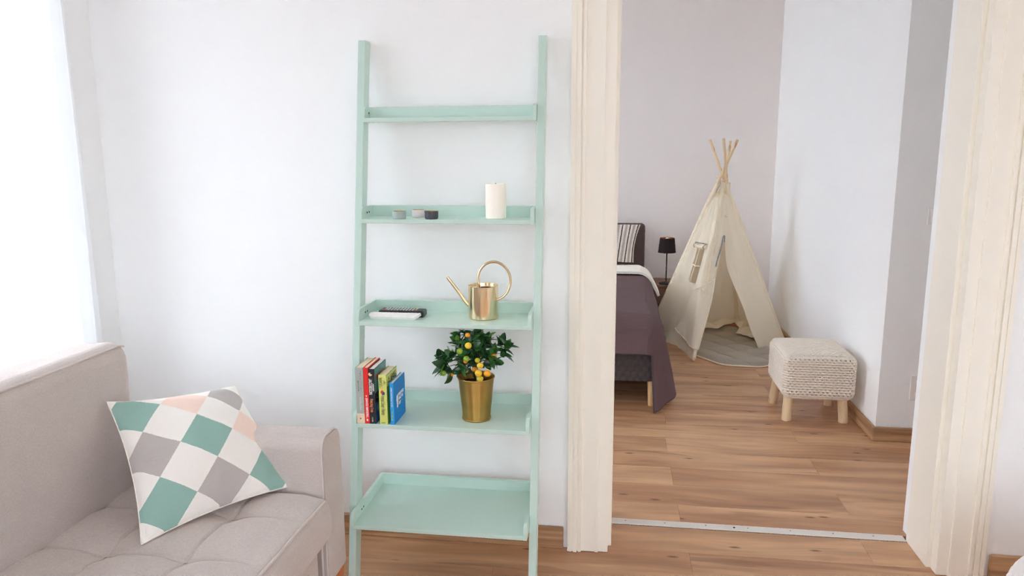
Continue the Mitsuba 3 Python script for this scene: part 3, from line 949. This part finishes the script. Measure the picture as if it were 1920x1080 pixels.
for sgn in (-1, 1):
    for x in (-1.080, -1.302):
        obj(sf + '__seam', tube([[x + sgn * .0055, y, seat_z(x, y) + .0002] for y in np.linspace(SY1 - .03, SY0 + .03, 150)], .0016, 6), PIPE)
    for k in range(-4, 2):
        y = -.950 + .240 * k
        if SY0 + .02 < y < SY1 - .02:
            obj(sf + '__seam', tube([[x, y + sgn * .0055, seat_z(x, y) + .0002] for x in np.linspace(-.905, -1.50, 70)], .0016, 6), PIPE)
pip = []
for y in np.linspace(SY1 - .03, SY0 + .03, 60):
    pip.append([-.8565 + .003, y, .4265 + .011 * math.sin(math.pi * (y - SY0) / (SY1 - SY0)) - .004 + .0015 * math.sin(y * 23)])
obj(sf + '__seat_piping', tube(pip, .0042, 8), PIPE)
# backrest
cs = []
for y in (SY0 + .05, SY1 - .048):
    cs += [(-1.535, y, .42), (-1.508, y, .854), (-1.612, y, .846), (-1.70, y, .20), (-1.60, y, .20)]
back = refined(hull_spheres(cs, [.05, .048, .045, .05, .05] * 2, 24), .012)
v = np.array(back.vertices)
nrm = vnormals(back)
v[:, 0] += np.clip(nrm[:, 0], 0, 1) * .012 * np.sin(np.clip((v[:, 2] - .40) / .48, 0, 1) * np.pi)
v += nrm * ((meshkit.fbm(v * 7, 3, 5) - .5) * .010)[:, None]
back.vertices = v
obj(sf + '__backrest', back, SOFA, smooth=True)
bp = [[-1.4725, y, .8895 + .0015 * math.sin(y * 17)] for y in np.linspace(SY0 + .03, SY1 - .040, 50)]
bp += [[-1.4735, SY1 - .020, .884]]
obj(sf + '__back_piping', tube(smoothpath(bp, 90), .0035, 8), PIPE)
# armrests


def arm(yn, yf, sgn):
    """yn inner side, yf outer side"""
    r = .045
    a, b_ = (yn, yf) if yn < yf else (yf, yn)
    cs = []
    for x in (-1.72, -.87):
        xx = x + (.012 if x < -1 else -.012)
        cs += [(xx, a + .012, .135), (xx, b_ - .012, .135)]
    body = []
    prof = [(yn, .125), (yn, .562)]
    prof += [(yn + sgn * (.045 - .045 * math.cos(t)), .562 + .043 * math.sin(t)) for t in np.linspace(.2, math.pi / 2, 8)]
    prof += [(yf - sgn * .050 + sgn * .050 * math.sin(t), .605 - .055 * (1 - math.cos(t))) for t in np.linspace(.1, math.pi / 2, 9)]
    prof += [(yf + sgn * .006, .40), (yf + sgn * .004, .125)]
    poly = Polygon(prof).buffer(0)
    m = extrude(poly, .85)
    m = place(m, [0, 1, 0], [0, 0, 1], [1, 0, 0], [-1.722, 0, 0])
    k = obj(sf + '__armrest', m, SOFA, smooth=35)
    inner = poly.buffer(-.004)
    f = extrude(inner, .006)
    obj(k + '__front_panel', place(f, [0, 1, 0], [0, 0, 1], [1, 0, 0], [-.8725, 0, 0]), SOFA, smooth=False)
    ring = np.array(poly.exterior.coords)[:-1]
    pts = [[-.8705, p[0], p[1]] for p in ring]
    ln = np.array(pts + [pts[0]])
    s = np.concatenate([[0], np.cumsum(np.linalg.norm(np.diff(ln, axis=0), axis=1))])
    q = np.stack([np.interp(np.linspace(0, s[-1], 140), s, ln[:, i]) for i in range(3)], 1)
    obj(k + '__piping', tube(q[:-1], .0034, 8, closed=True), PIPE)


arm(-.546, -.404, 1)
arm(SY0 - .002, SY0 - .144, -1)
obj(sf + '__base', cbox((-1.70, SY0, .12), (-.905, SY1, .286), .006), SOFA, smooth=False)
obj(sf + '__front_panel', cbox((-.93, SY0 + .03, .122), (-.878, SY1 - .045, .284), .006), SOFA, smooth=False)
obj(sf + '__welt', tube([[-.879, SY1 - .012, z] for z in np.linspace(.124, .284, 6)], .004, 8), PIPE)
for (x, y) in ((-.905, -.430), (-1.66, -.45), (-.905, -2.10), (-1.66, -2.10)):
    cs = [(x + .018 * i, y + .018 * j, z) for i in (-1, 1) for j in (-1, 1) for z in (.004,)] + [(x + .030 * i, y + .024 * j, .122) for i in (-1, 1) for j in (-1, 1)]
    obj(sf + '__foot', tm(hull_spheres(cs, [.004] * 8, 10)), ORANGEW, smooth=30)

# pillow: its four corners in space, laid out as a soft square
PA, PB, PC, PD = np.array([[-1.440, -.707, .756], [-1.262, -.314, .690], [-.968, -.522, .444], [-1.219, -.920, .447]])
N = 81
g = np.linspace(0, 1, N)
S, Tt = np.meshgrid(g, g, indexing='ij')          # S along A->B / D->C, Tt from the top edge AB down to DC
flat = (PA * ((1 - S) * (1 - Tt))[..., None] + PB * (S * (1 - Tt))[..., None] + PC * (S * Tt)[..., None] + PD * ((1 - S) * Tt)[..., None])
nrm_p = np.cross(PC - PA, PB - PD)
nrm_p /= np.linalg.norm(nrm_p)
if nrm_p[0] < 0:
    nrm_p = -nrm_p
es, et = 4 * S * (1 - S), 4 * Tt * (1 - Tt)
thick = .085 * (es ** .62) * (et ** .62)
thick += (meshkit.fbm(np.stack([S * 5, Tt * 5, S * 0], -1), 3, 8) - .5) * .012 * np.clip(es * et * 6, 0, 1)
cen = (PA + PB + PC + PD) / 4
# the edges pull in between the pointed corners
pull = .055 * ((1 - np.abs(2 * S - 1) ** 2.2) * (np.abs(2 * Tt - 1) ** 3) + (1 - np.abs(2 * Tt - 1) ** 2.2) * (np.abs(2 * S - 1) ** 3))
flat2 = flat + (cen - flat) * pull[..., None] * 1.6
fold = -.010 * np.exp(-(((S - .13) / .05) ** 2 + ((Tt - .52) / .025) ** 2)) - .006 * np.exp(-(((S - .17) / .06) ** 2 + ((Tt - .57) / .02) ** 2))
Pf = flat2 + nrm_p * (thick + fold)[..., None]
Pb = flat2 - nrm_p * (thick * .75)[..., None]
# check coordinates: axis i along A->C, axis j along D->B; the centre of the teal middle check a little towards B
ci = 2.766 * S + 2.627 * Tt - 2.154
cj = 2.816 * S - 2.973 * Tt + .627
puv = np.stack([ci, cj], -1).reshape(-1, 2)
tp = thing('throw_pillow', 'patterned throw pillow with teal, grey and pink checks leaning on the sofa', 'pillow')
mf, mb = grid(Pf), grid(Pb, True)
obj(tp + '__cover', mf, PILLOW, smooth=True, uv=puv)
obj(tp + '__back', mb, SHEET, smooth=True)
edge = np.vstack([flat2[:, 0], flat2[-1, 1:], flat2[-2::-1, -1], flat2[0, -2:0:-1]])
obj(tp + '__seam', tube(edge, .0018, 6, closed=True), SHEET)

# ------------------------------------------------------------------ bedroom: bed
bd = thing('bed', 'dark upholstered box bed with padded headboard beyond the doorway', 'bed')
BEX0, BEX1, BY0, BY1 = -1.45, .252, 1.62, 3.86


def puff_sheet(P, spacing, amp, nrm):
    """pushes a flat grid out in round puffs on a hexagonal layout"""
    a = P[..., 0] * abs(nrm[1]) + P[..., 1] * abs(nrm[0])
    b_ = P[..., 2]
    best = np.full(a.shape, 9.0)
    for ox, oy in ((0, 0), (.5, .5)):
        ax, ay = a / spacing + ox, b_ / (spacing * .9 * 1.732) + oy
        fx, fy = ax - np.floor(ax) - .5, (ay - np.floor(ay) - .5) * 1.732 * .9
        best = np.minimum(best, fx ** 2 + fy ** 2)
    hgt = amp * np.sqrt(np.clip(1 - best / .34, 0, 1))
    return P + np.array(nrm) * hgt[..., None]


obj(bd + '__base', cbox((BEX0, BY0, .155), (BEX1, BY1, .345), .012), BEDF, smooth=False)
ax = np.linspace(-.36, BEX1 - .006, 230)
az = np.linspace(.158, .342, 76)
A, Z = np.meshgrid(ax, az, indexing='ij')
P = np.stack([A, np.full_like(A, BY0 - .001), Z], -1)
obj(bd + '__quilted_front', grid(puff_sheet(P, .042, .010, (0, -1, 0))), BEDF, smooth=True)
obj(bd + '__mattress', tm(rbox((BEX0 + .01, BY0 + .01, .345), (BEX1 - .01, BY1, .515), .05, 16)), SHEET, smooth=40)
hb = rbox((BEX0 - .02, BY1, .12), (BEX1 - .003, BY1 + .095, .862), .035, 20)
obj(bd + '__headboard', tm(hb), HEADB, smooth=40)
for (x, y) in ((.224, 1.655), (-1.40, 1.655), (.224, 3.76), (-1.40, 3.76)):
    obj(bd + '__leg', lathe([(0, .0), (.018, 0), (.0195, .002), (.026, .158), (0, .158)], 24, (x, y, 0)), LEGW)

# bedspread: a cloth grid laid over the bed, hanging at the side and the foot
NA, NB = 150, 170
aa = np.concatenate([np.linspace(-1.45, 0, 70), np.linspace(0, .53, NA - 69)[1:]])         # beyond the right edge where positive
bb = np.concatenate([np.linspace(-1.58, 0, 90), np.linspace(0, .27, NB - 89)[1:]])         # beyond the foot where positive
A, Bq = np.meshgrid(aa, bb, indexing='ij')
ZT, RR, XE, YE = .545, .095, .185, 1.690
ap, bp_ = np.clip(A, 0, None), np.clip(Bq, 0, None)
d = np.sqrt(ap ** 2 + bp_ ** 2) + 1e-9
theta = np.arctan2(bp_, ap)
theta = np.where((ap > 0) & (bp_ > 0), np.maximum(theta, 1.28 * (bp_ / .27) ** 1.3), theta)
arc = np.clip(d / RR, 0, math.pi / 2 * .94)
out_ = RR * np.sin(arc)
drop = RR * (1 - np.cos(arc))
rest = np.clip(d - RR * math.pi / 2 * .94, 0, None)
flare = np.where(rest > 0, rest, 0)
out_ = out_ + flare * .20
drop = drop + flare * .985
wav = .010 * np.sin(bb * 9.0 + 1.0)[None, :] * np.clip(ap / .4, 0, 1)
wav2 = .008 * np.sin(aa * 11 + 2.0)[:, None] * np.clip(bp_ / .25, 0, 1)
cornerfold = .020 * np.exp(-((theta - .75) / .25) ** 2) * np.clip(rest / .3, 0, 1) * ((ap > 0) & (bp_ > 0))
rad = out_ - cornerfold
X = XE + np.minimum(A, 0) + rad * np.cos(theta) + wav
Y = YE - np.minimum(Bq, 0) - rad * np.sin(theta) - wav2
Zz = ZT - drop + (meshkit.fbm(np.stack([A * 4, Bq * 4, A * 0], -1), 3, 2) - .5) * .014 * np.where(d < 1e-6, 1, .3)
Zz = np.maximum(Zz, .008 + .004 * np.sin(A * 30))
P = np.stack([X, Y, Zz], -1)
tau = .010
G = np.gradient(P, axis=0), np.gradient(P, axis=1)
Nn = np.cross(G[0], G[1])
Nn /= np.linalg.norm(Nn, axis=-1, keepdims=True) + 1e-12
if Nn[20, 20, 2] < 0:
    Nn = -Nn
suv = np.stack([A, Bq], -1).reshape(-1, 2)
bs = thing('bedspread', 'quilted plum grey bedspread hanging over the bed corner to the floor', 'bedspread')
obj(bs + '__cover', grid(P), SPREAD, smooth=True, uv=suv)
obj(bs + '__lining', grid(P - Nn * tau, True), LILAC, smooth=True, label='lilac underside')
Mid = P - Nn * tau / 2
rim = np.vstack([Mid[:, -1], Mid[-1, -2::-1]])
obj(bs + '__hem', tube(rim, tau * .55, 8), BEDF)

# white blanket fold at the head end, over the bedspread's upper edge
u_ = np.linspace(-1.35, .43, 120)
w_ = np.linspace(0, .34, 20)
U, Wq = np.meshgrid(u_, w_, indexing='ij')
XS, RS = .170, .125
au = np.clip(U - XS, 0, None)
ar = np.clip(au / RS, 0, math.pi / 2 * .72)
lo_ = np.clip(au - RS * math.pi / 2 * .72, 0, None)
Xb = np.minimum(U, XS) + RS * np.sin(ar) + lo_ * .45
Zb = .578 - RS * (1 - np.cos(ar)) - lo_ * .88
Yb = 3.03 + Wq * .95 - np.clip(au, 0, None) * .12
Zb = Zb + .012 * np.exp(-(Wq / .03) ** 2) * 0 + .010 * (meshkit.fbm(np.stack([U * 5, Wq * 9, U * 0], -1), 2, 4) - .5)
P = np.stack([Xb, Yb, Zb], -1)
G = np.cross(np.gradient(P, axis=0), np.gradient(P, axis=1))
G /= np.linalg.norm(G, axis=-1, keepdims=True) + 1e-12
G = G if G[10, 10, 2] > 0 else -G
top_, bot_ = P, P - G * .018
ring = np.concatenate([top_, bot_[:, ::-1]], 1)
ring = np.concatenate([ring, ring[:, :1]], 1)
obj('blanket', grid(ring), SHEET, smooth=50, label='white blanket folded over below the striped pillow', cat='blanket')

# striped bed pillow leaning on the headboard
N = 51
g = np.linspace(0, 1, N)
S, Tt = np.meshgrid(g, g, indexing='ij')
c00, c10, c11, c01 = np.array([-.42, 3.70, .560]), np.array([.150, 3.66, .555]), np.array([.205, 3.775, .862]), np.array([-.42, 3.80, .862])
flat = c00 * ((1 - S) * (1 - Tt))[..., None] + c10 * (S * (1 - Tt))[..., None] + c11 * (S * Tt)[..., None] + c01 * ((1 - S) * Tt)[..., None]
es, et = 4 * S * (1 - S), 4 * Tt * (1 - Tt)
pull = .03 * (1 - np.abs(2 * Tt - 1) ** 2) * np.abs(2 * S - 1) ** 4
flat = flat + (flat.mean((0, 1)) - flat) * pull[..., None] * 2
th_ = .062 * es ** .5 * et ** .5 + .006 * (meshkit.fbm(np.stack([S * 8, Tt * 8, S * 0], -1), 3, 6) - .5)
nv = np.array([.02, -.95, .30])
sp_ = thing('bed_pillow', 'white bed pillow with grey stripes leaning on the dark headboard', 'pillow')
obj(sp_ + '__cover', grid(flat + nv * th_[..., None], True), STRIPE, smooth=True, uv=np.stack([S, Tt], -1).reshape(-1, 2))
obj(sp_ + '__back', grid(flat - nv * th_[..., None] * .5), SHEET, smooth=True)

# nightstand and lamp
ns = thing('nightstand', 'reddish wooden nightstand between the bed and the tent', 'nightstand')
obj(ns + '__top', cbox((.320, 3.665, .345), (.620, 4.04, .365), .003), REDW, smooth=False)
obj(ns + '__body', cbox((.332, 3.680, .18), (.608, 4.03, .345), .003), REDW, smooth=False)
obj(ns + '__drawer', cbox((.340, 3.667, .19), (.600, 3.682, .330), .003), REDW, smooth=False)
for x in (.35, .585):
    for y in (3.72, 4.0):
        obj(ns + '__leg', lathe([(0, 0), (.010, 0), (.016, .18), (0, .18)], 12, (x, y, 0)), ORANGEW)
lp = thing('table_lamp', 'slender black table lamp with black shade on the nightstand', 'table lamp')
lx, ly, lz = .428, 3.74, .365
obj(lp + '__base', lathe([(0, 0), (.056, 0), (.058, .004), (.054, .010), (.012, .016), (0, .016)], 32, (lx, ly, lz)), LAMPB)
obj(lp + '__pole', lathe([(.0055, .012), (.0055, .36)], 12, (lx, ly, lz)), LAMPB)
obj(lp + '__lamp_shade', lathe([(.074, .268), (.060, .392)], 40, (lx, ly, lz)), LAMPS)
obj(lp + '__shade_lining', lathe([(.0725, .268), (.0588, .392)], 40, (lx, ly, lz)), COPPER, label='copper coloured inside of the shade')
obj(lp + '__bulb', tm(hull_spheres([(lx, ly, lz + .355), (lx, ly, lz + .372)], [.016, .022], 16)), CANDLE, smooth=True, label='white bulb')

# ------------------------------------------------------------------ tent
tt = thing('teepee_tent', 'cream canvas teepee play tent with open flap and little window', 'play tent')
FL, FR, BL, BR = np.array([.560, 2.640, 0.]), np.array([1.285, 3.14, 0.]), np.array([.300, 3.52, 0.]), np.array([1.06, 3.90, 0.])
tFL, tFR, tBL, tBR = np.array([.872, 3.50, 1.544]), np.array([.700, 3.38, 1.555]), np.array([.879, 3.20, 1.550]), np.array([.765, 3.10, 1.557])
for a_, b_ in ((FL, tFL), (FR, tFR), (BL, tBL), (BR, tBR)):
    obj(tt + '__pole', tube([a_ + (b_ - a_) * t for t in (0, .5, 1)], .0105, 12), PALEW)
    obj(tt + '__pole_sleeve', tube([a_ + (b_ - a_) * t for t in (.012, .4, .775, .79)], [.0165, .0165, .0150, .0135], 14, caps=False), HEMW)
APEX = np.array([.785, 3.31, 1.27])
ZC = 1.235


def pole_at(a_, b_, z):
    return a_ + (b_ - a_) * (z / b_[2])


def legline(which, z):
    """edge line of the canvas: outside its pole, drawn together at the apex"""
    a_, b_ = {'FL': (FL, tFL), 'FR': (FR, tFR), 'BL': (BL, tBL), 'BR': (BR, tBR)}[which]
    p = pole_at(a_, b_, z)
    cen = np.array([.80, 3.27, z])
    o = p - cen
    o[2] = 0
    L = np.linalg.norm(o)
    k = .026
    q = p + o / max(L, .02) * k
    q[2] = z
    return q


def panel_pt(w0, w1, s, z, sag=.030, seed=0):
    p0, p1 = legline(w0, z), legline(w1, z)
    p = p0 + (p1 - p0) * s
    cen = np.array([.80, 3.27, z])
    n_ = np.cross(p1 - p0, [0, 0, 1.0])
    n_ /= np.linalg.norm(n_) + 1e-9
    if n_ @ (p - cen) < 0:
        n_ = -n_
    wid = np.linalg.norm(p1 - p0)
    sg = -sag * 4 * s * (1 - s) * min(1, wid / .5)
    wr_ = (.012 * math.sin(s * 13 + seed + 1.5 * math.sin(z * 3)) + .006 * math.sin(s * 31 + z * 7 + seed * 3) + .006 * math.sin(z * 9 - s * 11 + seed)) * 4 * s * (1 - s) * min(1, wid / .5)
    hem = .014 * math.sin(s * 21 + seed * 2) * math.exp(-z / .10) * 4 * s * (1 - s)
    return p + n_ * (sg + wr_ + hem)


def canvas(poly, w0, w1, step=.030, seed=0, sag=.030):
    """poly in (s, z): the panel's outline with its holes; meshed and bent onto the panel"""
    from shapely import segmentize
    import shapely
    poly = shapely.segmentize(poly, .03)
    pts = [np.array(poly.exterior.coords)[:-1]] + [np.array(r.coords)[:-1] for r in poly.interiors]
    x0, y0, x1, y1 = poly.bounds
    gx, gy = np.meshgrid(np.arange(x0, x1, step * 1.2), np.arange(y0, y1, step))
    inner = poly.buffer(-.011)
    ins = np.array([(a, b) for a, b in zip(gx.ravel(), gy.ravel()) if inner.contains(Point(a, b))])
    allp = np.vstack(pts + ([ins] if len(ins) else []))
    from scipy.spatial import Delaunay
    tri = Delaunay(allp).simplices
    cenp = allp[tri].mean(1)
    fat = poly.buffer(1e-6)
    keep = np.array([fat.contains(Point(*c)) for c in cenp])
    # drop triangles that bridge over a hole
    tri = tri[keep]
    v3 = np.array([panel_pt(w0, w1, s, z, sag, seed) for s, z in allp])
    return trimesh.Trimesh(v3, tri, process=False)


full = Polygon([(0, .012), (1, .012), (1, ZC), (0, ZC)])
# left panel, with the little window (cut out)
hole = Polygon([(.34, .485), (.62, .485), (.66, .735), (.34, .735)])
winL = Polygon([(0, .012), (1, .012), (1, ZC), (0, ZC)], [list(hole.exterior.coords)])
obj(tt + '__canvas', canvas(winL, 'FL', 'BL', seed=1), CANVAS, smooth=True)
obj(tt + '__canvas', canvas(full, 'BL', 'BR', seed=2), CANVAS, smooth=True)
obj(tt + '__canvas', canvas(full, 'FR', 'BR', seed=3), CANVAS, smooth=True)
# front panel: closed above, its right half hanging, the left half tied back
ZT_ = .835
front = Polygon([(0, .42), (.10, .50), (.29, .79), (.345, ZT_), (.37, ZT_), (.45, .60), (.60, .30), (.70, .012), (1, .012), (1, ZC), (0, ZC)])
obj(tt + '__canvas', canvas(front, 'FL', 'FR', seed=4, sag=.02), CANVAS, smooth=True)

# the hems of the back and right panels turned in over the mat
for w0, w1, sd_ in (('BL', 'BR', 2), ('FR', 'BR', 3)):
    P = np.zeros((60, 9, 3))
    for i, s_ in enumerate(np.linspace(0, 1, 60)):
        a_ = panel_pt(w0, w1, s_, .03, .03, sd_)
        inw = np.array([.86, 3.2, .03]) - a_
        inw /= np.linalg.norm(inw)
        for j, t in enumerate(np.linspace(0, 1, 9)):
            P[i, j] = a_ + inw * (.25 + .03 * math.sin(s_ * 9 + sd_)) * t + np.array([0, 0, .022 * min(1, t * 4) + .016 * math.sin(t * 3.0) * (1 + math.sin(s_ * 23 + sd_))])
    obj(tt + '__hem_skirt', grid(P), CANVAS, smooth=True)

# the flap: from the top of the opening, folded back round the front pole
e0 = panel_pt('FL', 'FR', .33, ZT_)
nu, nv = 46, 26
P = np.zeros((nu, nv, 3))
for i, u in enumerate(np.linspace(0, 1, nu)):
    z = ZT_ + (.90 - ZT_) * 0 - u * (ZT_ - .085)
    # free edge (towards the opening) and the tied-back edge (over the left panel)
    fr_e = panel_pt('FL', 'FR', .33 * (1 - u) ** 1.1 + .055 * u, z) + np.array([-.010, -.035, 0]) * math.sin(u * math.pi / 2)
    sL = .02 + .36 * u ** 1.3
    zl = z + .08 * u
    bk_e = panel_pt('FL', 'BL', sL, max(zl, .02)) + np.array([-.060, -.055, 0]) * math.sin(min(1, u * 1.3) * math.pi / 2)
    if u < .45:
        m_ = (1 - u / .45)
        bk_e = bk_e * (1 - m_ * .0)
    pole = legline('FL', z) + np.array([-.02, -.03, 0])
    for j, w in enumerate(np.linspace(0, 1, nv)):
        p = (1 - w) ** 2 * fr_e + 2 * w * (1 - w) * (pole + np.array([-.012, -.022, 0]) * (.3 + u)) + w * w * bk_e
        amp = .014 * math.sin(w * 9 + u * 5) * w * (.3 + u)
        P[i, j] = p + np.array([-.6, -.8, 0]) * amp
obj(tt + '__flap', grid(P), CANVAS, smooth=True)
obj(tt + '__flap_hem', tube(np.vstack([P[:, 0], P[-1, 1:]]), .0035, 6), HEMW)
# dotted braid round the top of the opening
braid = [panel_pt('FL', 'FR', s, z, .02, 4) + np.array([-.008, -.016, 0]) for s, z in ((.17, .63), (.22, .70), (.275, .78), (.335, .836), (.365, .842), (.40, .795))]
obj(tt + '__braid', tube(smoothpath(braid, 30), .005, 6), TRIMG)
# right edge hem of the opening
hem = [panel_pt('FL', 'FR', s, z, .02, 4) + np.array([-.002, -.004, 0]) for s, z in ((.36, ZT_), (.45, .60), (.60, .30), (.70, .012))]
pts_ = []
for a_, b_ in zip(hem[:-1], hem[1:]):
    pts_ += [a_ + (b_ - a_) * t for t in np.linspace(0, 1, 8, endpoint=False)]
# window bars, rolled blind, braid and ties
Wn = lambda s, z, o=.006: panel_pt('FL', 'BL', s, z, .03, 1) + np.array([-.9, -.35, 0]) * o
obj(tt + '__window_bar', tube([Wn(.34, .612), Wn(.48, .606), Wn(.65, .612)], .0042, 6), HEMW)
obj(tt + '__window_bar', tube([Wn(.48, .48), Wn(.485, .61), Wn(.48, .74)], .0042, 6), HEMW)
obj(tt + '__window_blind', tube([Wn(.28, .752, .012), Wn(.5, .747, .014), Wn(.72, .752, .012)], .0125, 12), HEMW, label='rolled up window blind')
obj(tt + '__braid', tube([Wn(.28, .776, .010), Wn(.5, .776, .010), Wn(.74, .776, .010)], .0045, 6), TRIMG)
for s in (.30, .70):
    obj(tt + '__tie', tube(smoothpath([Wn(s, .772, .014), Wn(s + .02, .752, .028), Wn(s, .735, .016)], 10), .0024, 6), TRIMG)
tie = legline('FL', .505)
obj(tt + '__tie', tube(smoothpath([tie + [.065, -.035, .055], tie + [.02, -.075, .03], tie + [-.03, -.065, .0], tie + [-.085, .02, -.032]], 20), .0035, 6), HEMW)
obj(tt + '__tie', tube(smoothpath([tie + [-.012, -.075, .012], tie + [-.035, -.08, -.016], tie + [-.022, -.076, -.032]], 12), .0035, 6), HEMW)
# lashing at the crossing
la = []
for k in range(60):
    a_ = k * 2 * math.pi / 15
    la.append([.785 + .038 * math.cos(a_), 3.31 + .042 * math.sin(a_), 1.235 + .0009 * k + .010 * math.sin(a_ * .5)])
obj(tt + '__lashing', tube(la, .0035, 6), HEMW)
obj(tt + '__lashing', tube(smoothpath([[.775, 3.262, 1.25], [.77, 3.25, 1.21], [.752, 3.245, 1.18], [.745, 3.24, 1.16]], 14), .003, 6), TRIMG)
bead = panel_pt('FL', 'FR', .50, .985) + np.array([-.01, -.02, 0])
obj(tt + '__bead', trimesh.creation.icosphere(2, .010).apply_translation(bead), HEMW)

# play mat on the floor of the tent
rr, tt_ = np.linspace(0, 1, 110), np.linspace(0, 2 * np.pi, 260)
Rr, Th = np.meshgrid(rr, tt_, indexing='ij')
cx, cy = .905, 3.130
lob = 1 + .020 * np.sin(Th * 9 + .5)
mx = cx + Rr * lob * .385 * np.cos(Th)
my = cy + Rr * lob * .610 * np.sin(Th)
ca, sa = math.cos(.6), math.sin(.6)
q1, q2 = (mx * ca + my * sa) / .17, (-mx * sa + my * ca) / .17
pu = (np.abs(np.sin(np.pi * q1)) * np.abs(np.sin(np.pi * q2))) ** .36
mz = .006 + .022 * pu * np.clip((1 - Rr) * 14, 0, 1) + .008 * np.clip((1 - Rr) * 14, 0, 1)
obj('play_mat', grid(np.stack([mx, my, mz], -1)), MATF, smooth=True, label='grey beige quilted round play mat on the tent floor', cat='play mat')
obj('play_mat__edge', tube(np.stack([mx[-1], my[-1], mz[-1] + .001], -1)[:-1], .006, 8, closed=True), HEMW)

# ------------------------------------------------------------------ knitted stool
st = thing('knitted_stool', 'cream chunky knitted stool on round wooden legs by the bedroom wall', 'stool')
s_lo, s_hi = np.array([.905, 1.425, .146]), np.array([1.288, 1.86, .388])
kn = refined(rbox(s_lo, s_hi, .044, 28), .0025)
v = np.array(kn.vertices)
nn_ = vnormals(kn)
cen = (s_lo + s_hi) / 2
crown = .012 * np.cos(np.clip((v[:, 0] - cen[0]) / .2, -1, 1) * 1.57) * np.cos(np.clip((v[:, 1] - cen[1]) / .22, -1, 1) * 1.57) * np.clip(nn_[:, 2], 0, 1)
sag_ = .010 * np.clip(nn_[:, 2], -1, 0)
an = np.abs(nn_) ** 4
an /= an.sum(1, keepdims=True)


def st_(a, b_):
    """moss stitch: rows of bumps with open eyes between them, every other row shifted by half a stitch"""
    pa, pb = .0230, .0138
    row = np.round(b_ / pb)
    dy = b_ - row * pb
    q = a / pa + .5 * (row % 2)
    dx = (q - np.round(q)) * pa
    eye = np.exp(-((dx + dy * .4) / .0062) ** 2 - (dy / .0041) ** 2)
    return -.0075 * eye + .0009 * np.cos(2 * np.pi * dy / pb) * -.5 + .0012 * np.cos(2 * np.pi * dx / pa), eye


(k0, e0), (k1, e1), (k2, e2) = st_(v[:, 0] + 1.0, v[:, 2] + 1), st_(v[:, 1], v[:, 2] + 1), st_(v[:, 0] + 1.0, v[:, 1])
knit = an[:, 1] * k0 + an[:, 0] * k1 * .6 + an[:, 2] * k2 * .6
open_ = np.where(an[:, 1] > .6, e0, 0) + np.where(an[:, 0] > .75, e1 * .80, 0) + np.where(an[:, 2] > .75, e2 * .80, 0)
kn = trimesh.Trimesh(v, kn.faces[open_[kn.faces].mean(1) < .60], process=False)
knit += .002 * (meshkit.noise(v * 55, 7) - .5)
v = v + nn_ * (knit - .001)[:, None]
v[:, 2] += crown + sag_
kn.vertices = v
obj(st + '__knitted_cover', kn, KNIT, smooth=True)
obj(st + '__cushion', tm(rbox(s_lo + .030, s_hi - .030, .022, 16)), pbr('mat_stool_inner', lin(222, 211, 196), 0.95), smooth=40)
for (x0_, y0_, x1_, y1_) in ((.950, 1.497, .958, 1.51), (1.250, 1.502, 1.236, 1.515), (.935, 1.790, .952, 1.775), (1.25, 1.79, 1.236, 1.775)):
    obj(st + '__leg', tube([(x0_, y0_, 0), (x0_, y0_, .002), ((x0_ + x1_) / 2, (y0_ + y1_) / 2, .09), (x1_, y1_, .165)], [.0235, .025, .0255, .026], 20), PALEW, smooth=40)

# ------------------------------------------------------------------ white pouf at the right edge
pf = trimesh.creation.icosphere(6, 1.0)
v = np.array(pf.vertices)
ex_ = np.sign(v) * np.abs(v) ** .75
v = ex_ / np.linalg.norm(v, axis=1, keepdims=True) * np.array([.36, .36, .226])
v += pf.vertices * ((meshkit.fbm(pf.vertices * 26, 2, 3) - .5) * .010)[:, None]
pf.vertices = v + np.array([1.388, -.757, .226])
obj('floor_pouf', pf, BOUCLE, smooth=True, label='white textured pouf at the bottom right corner', cat='pouf')
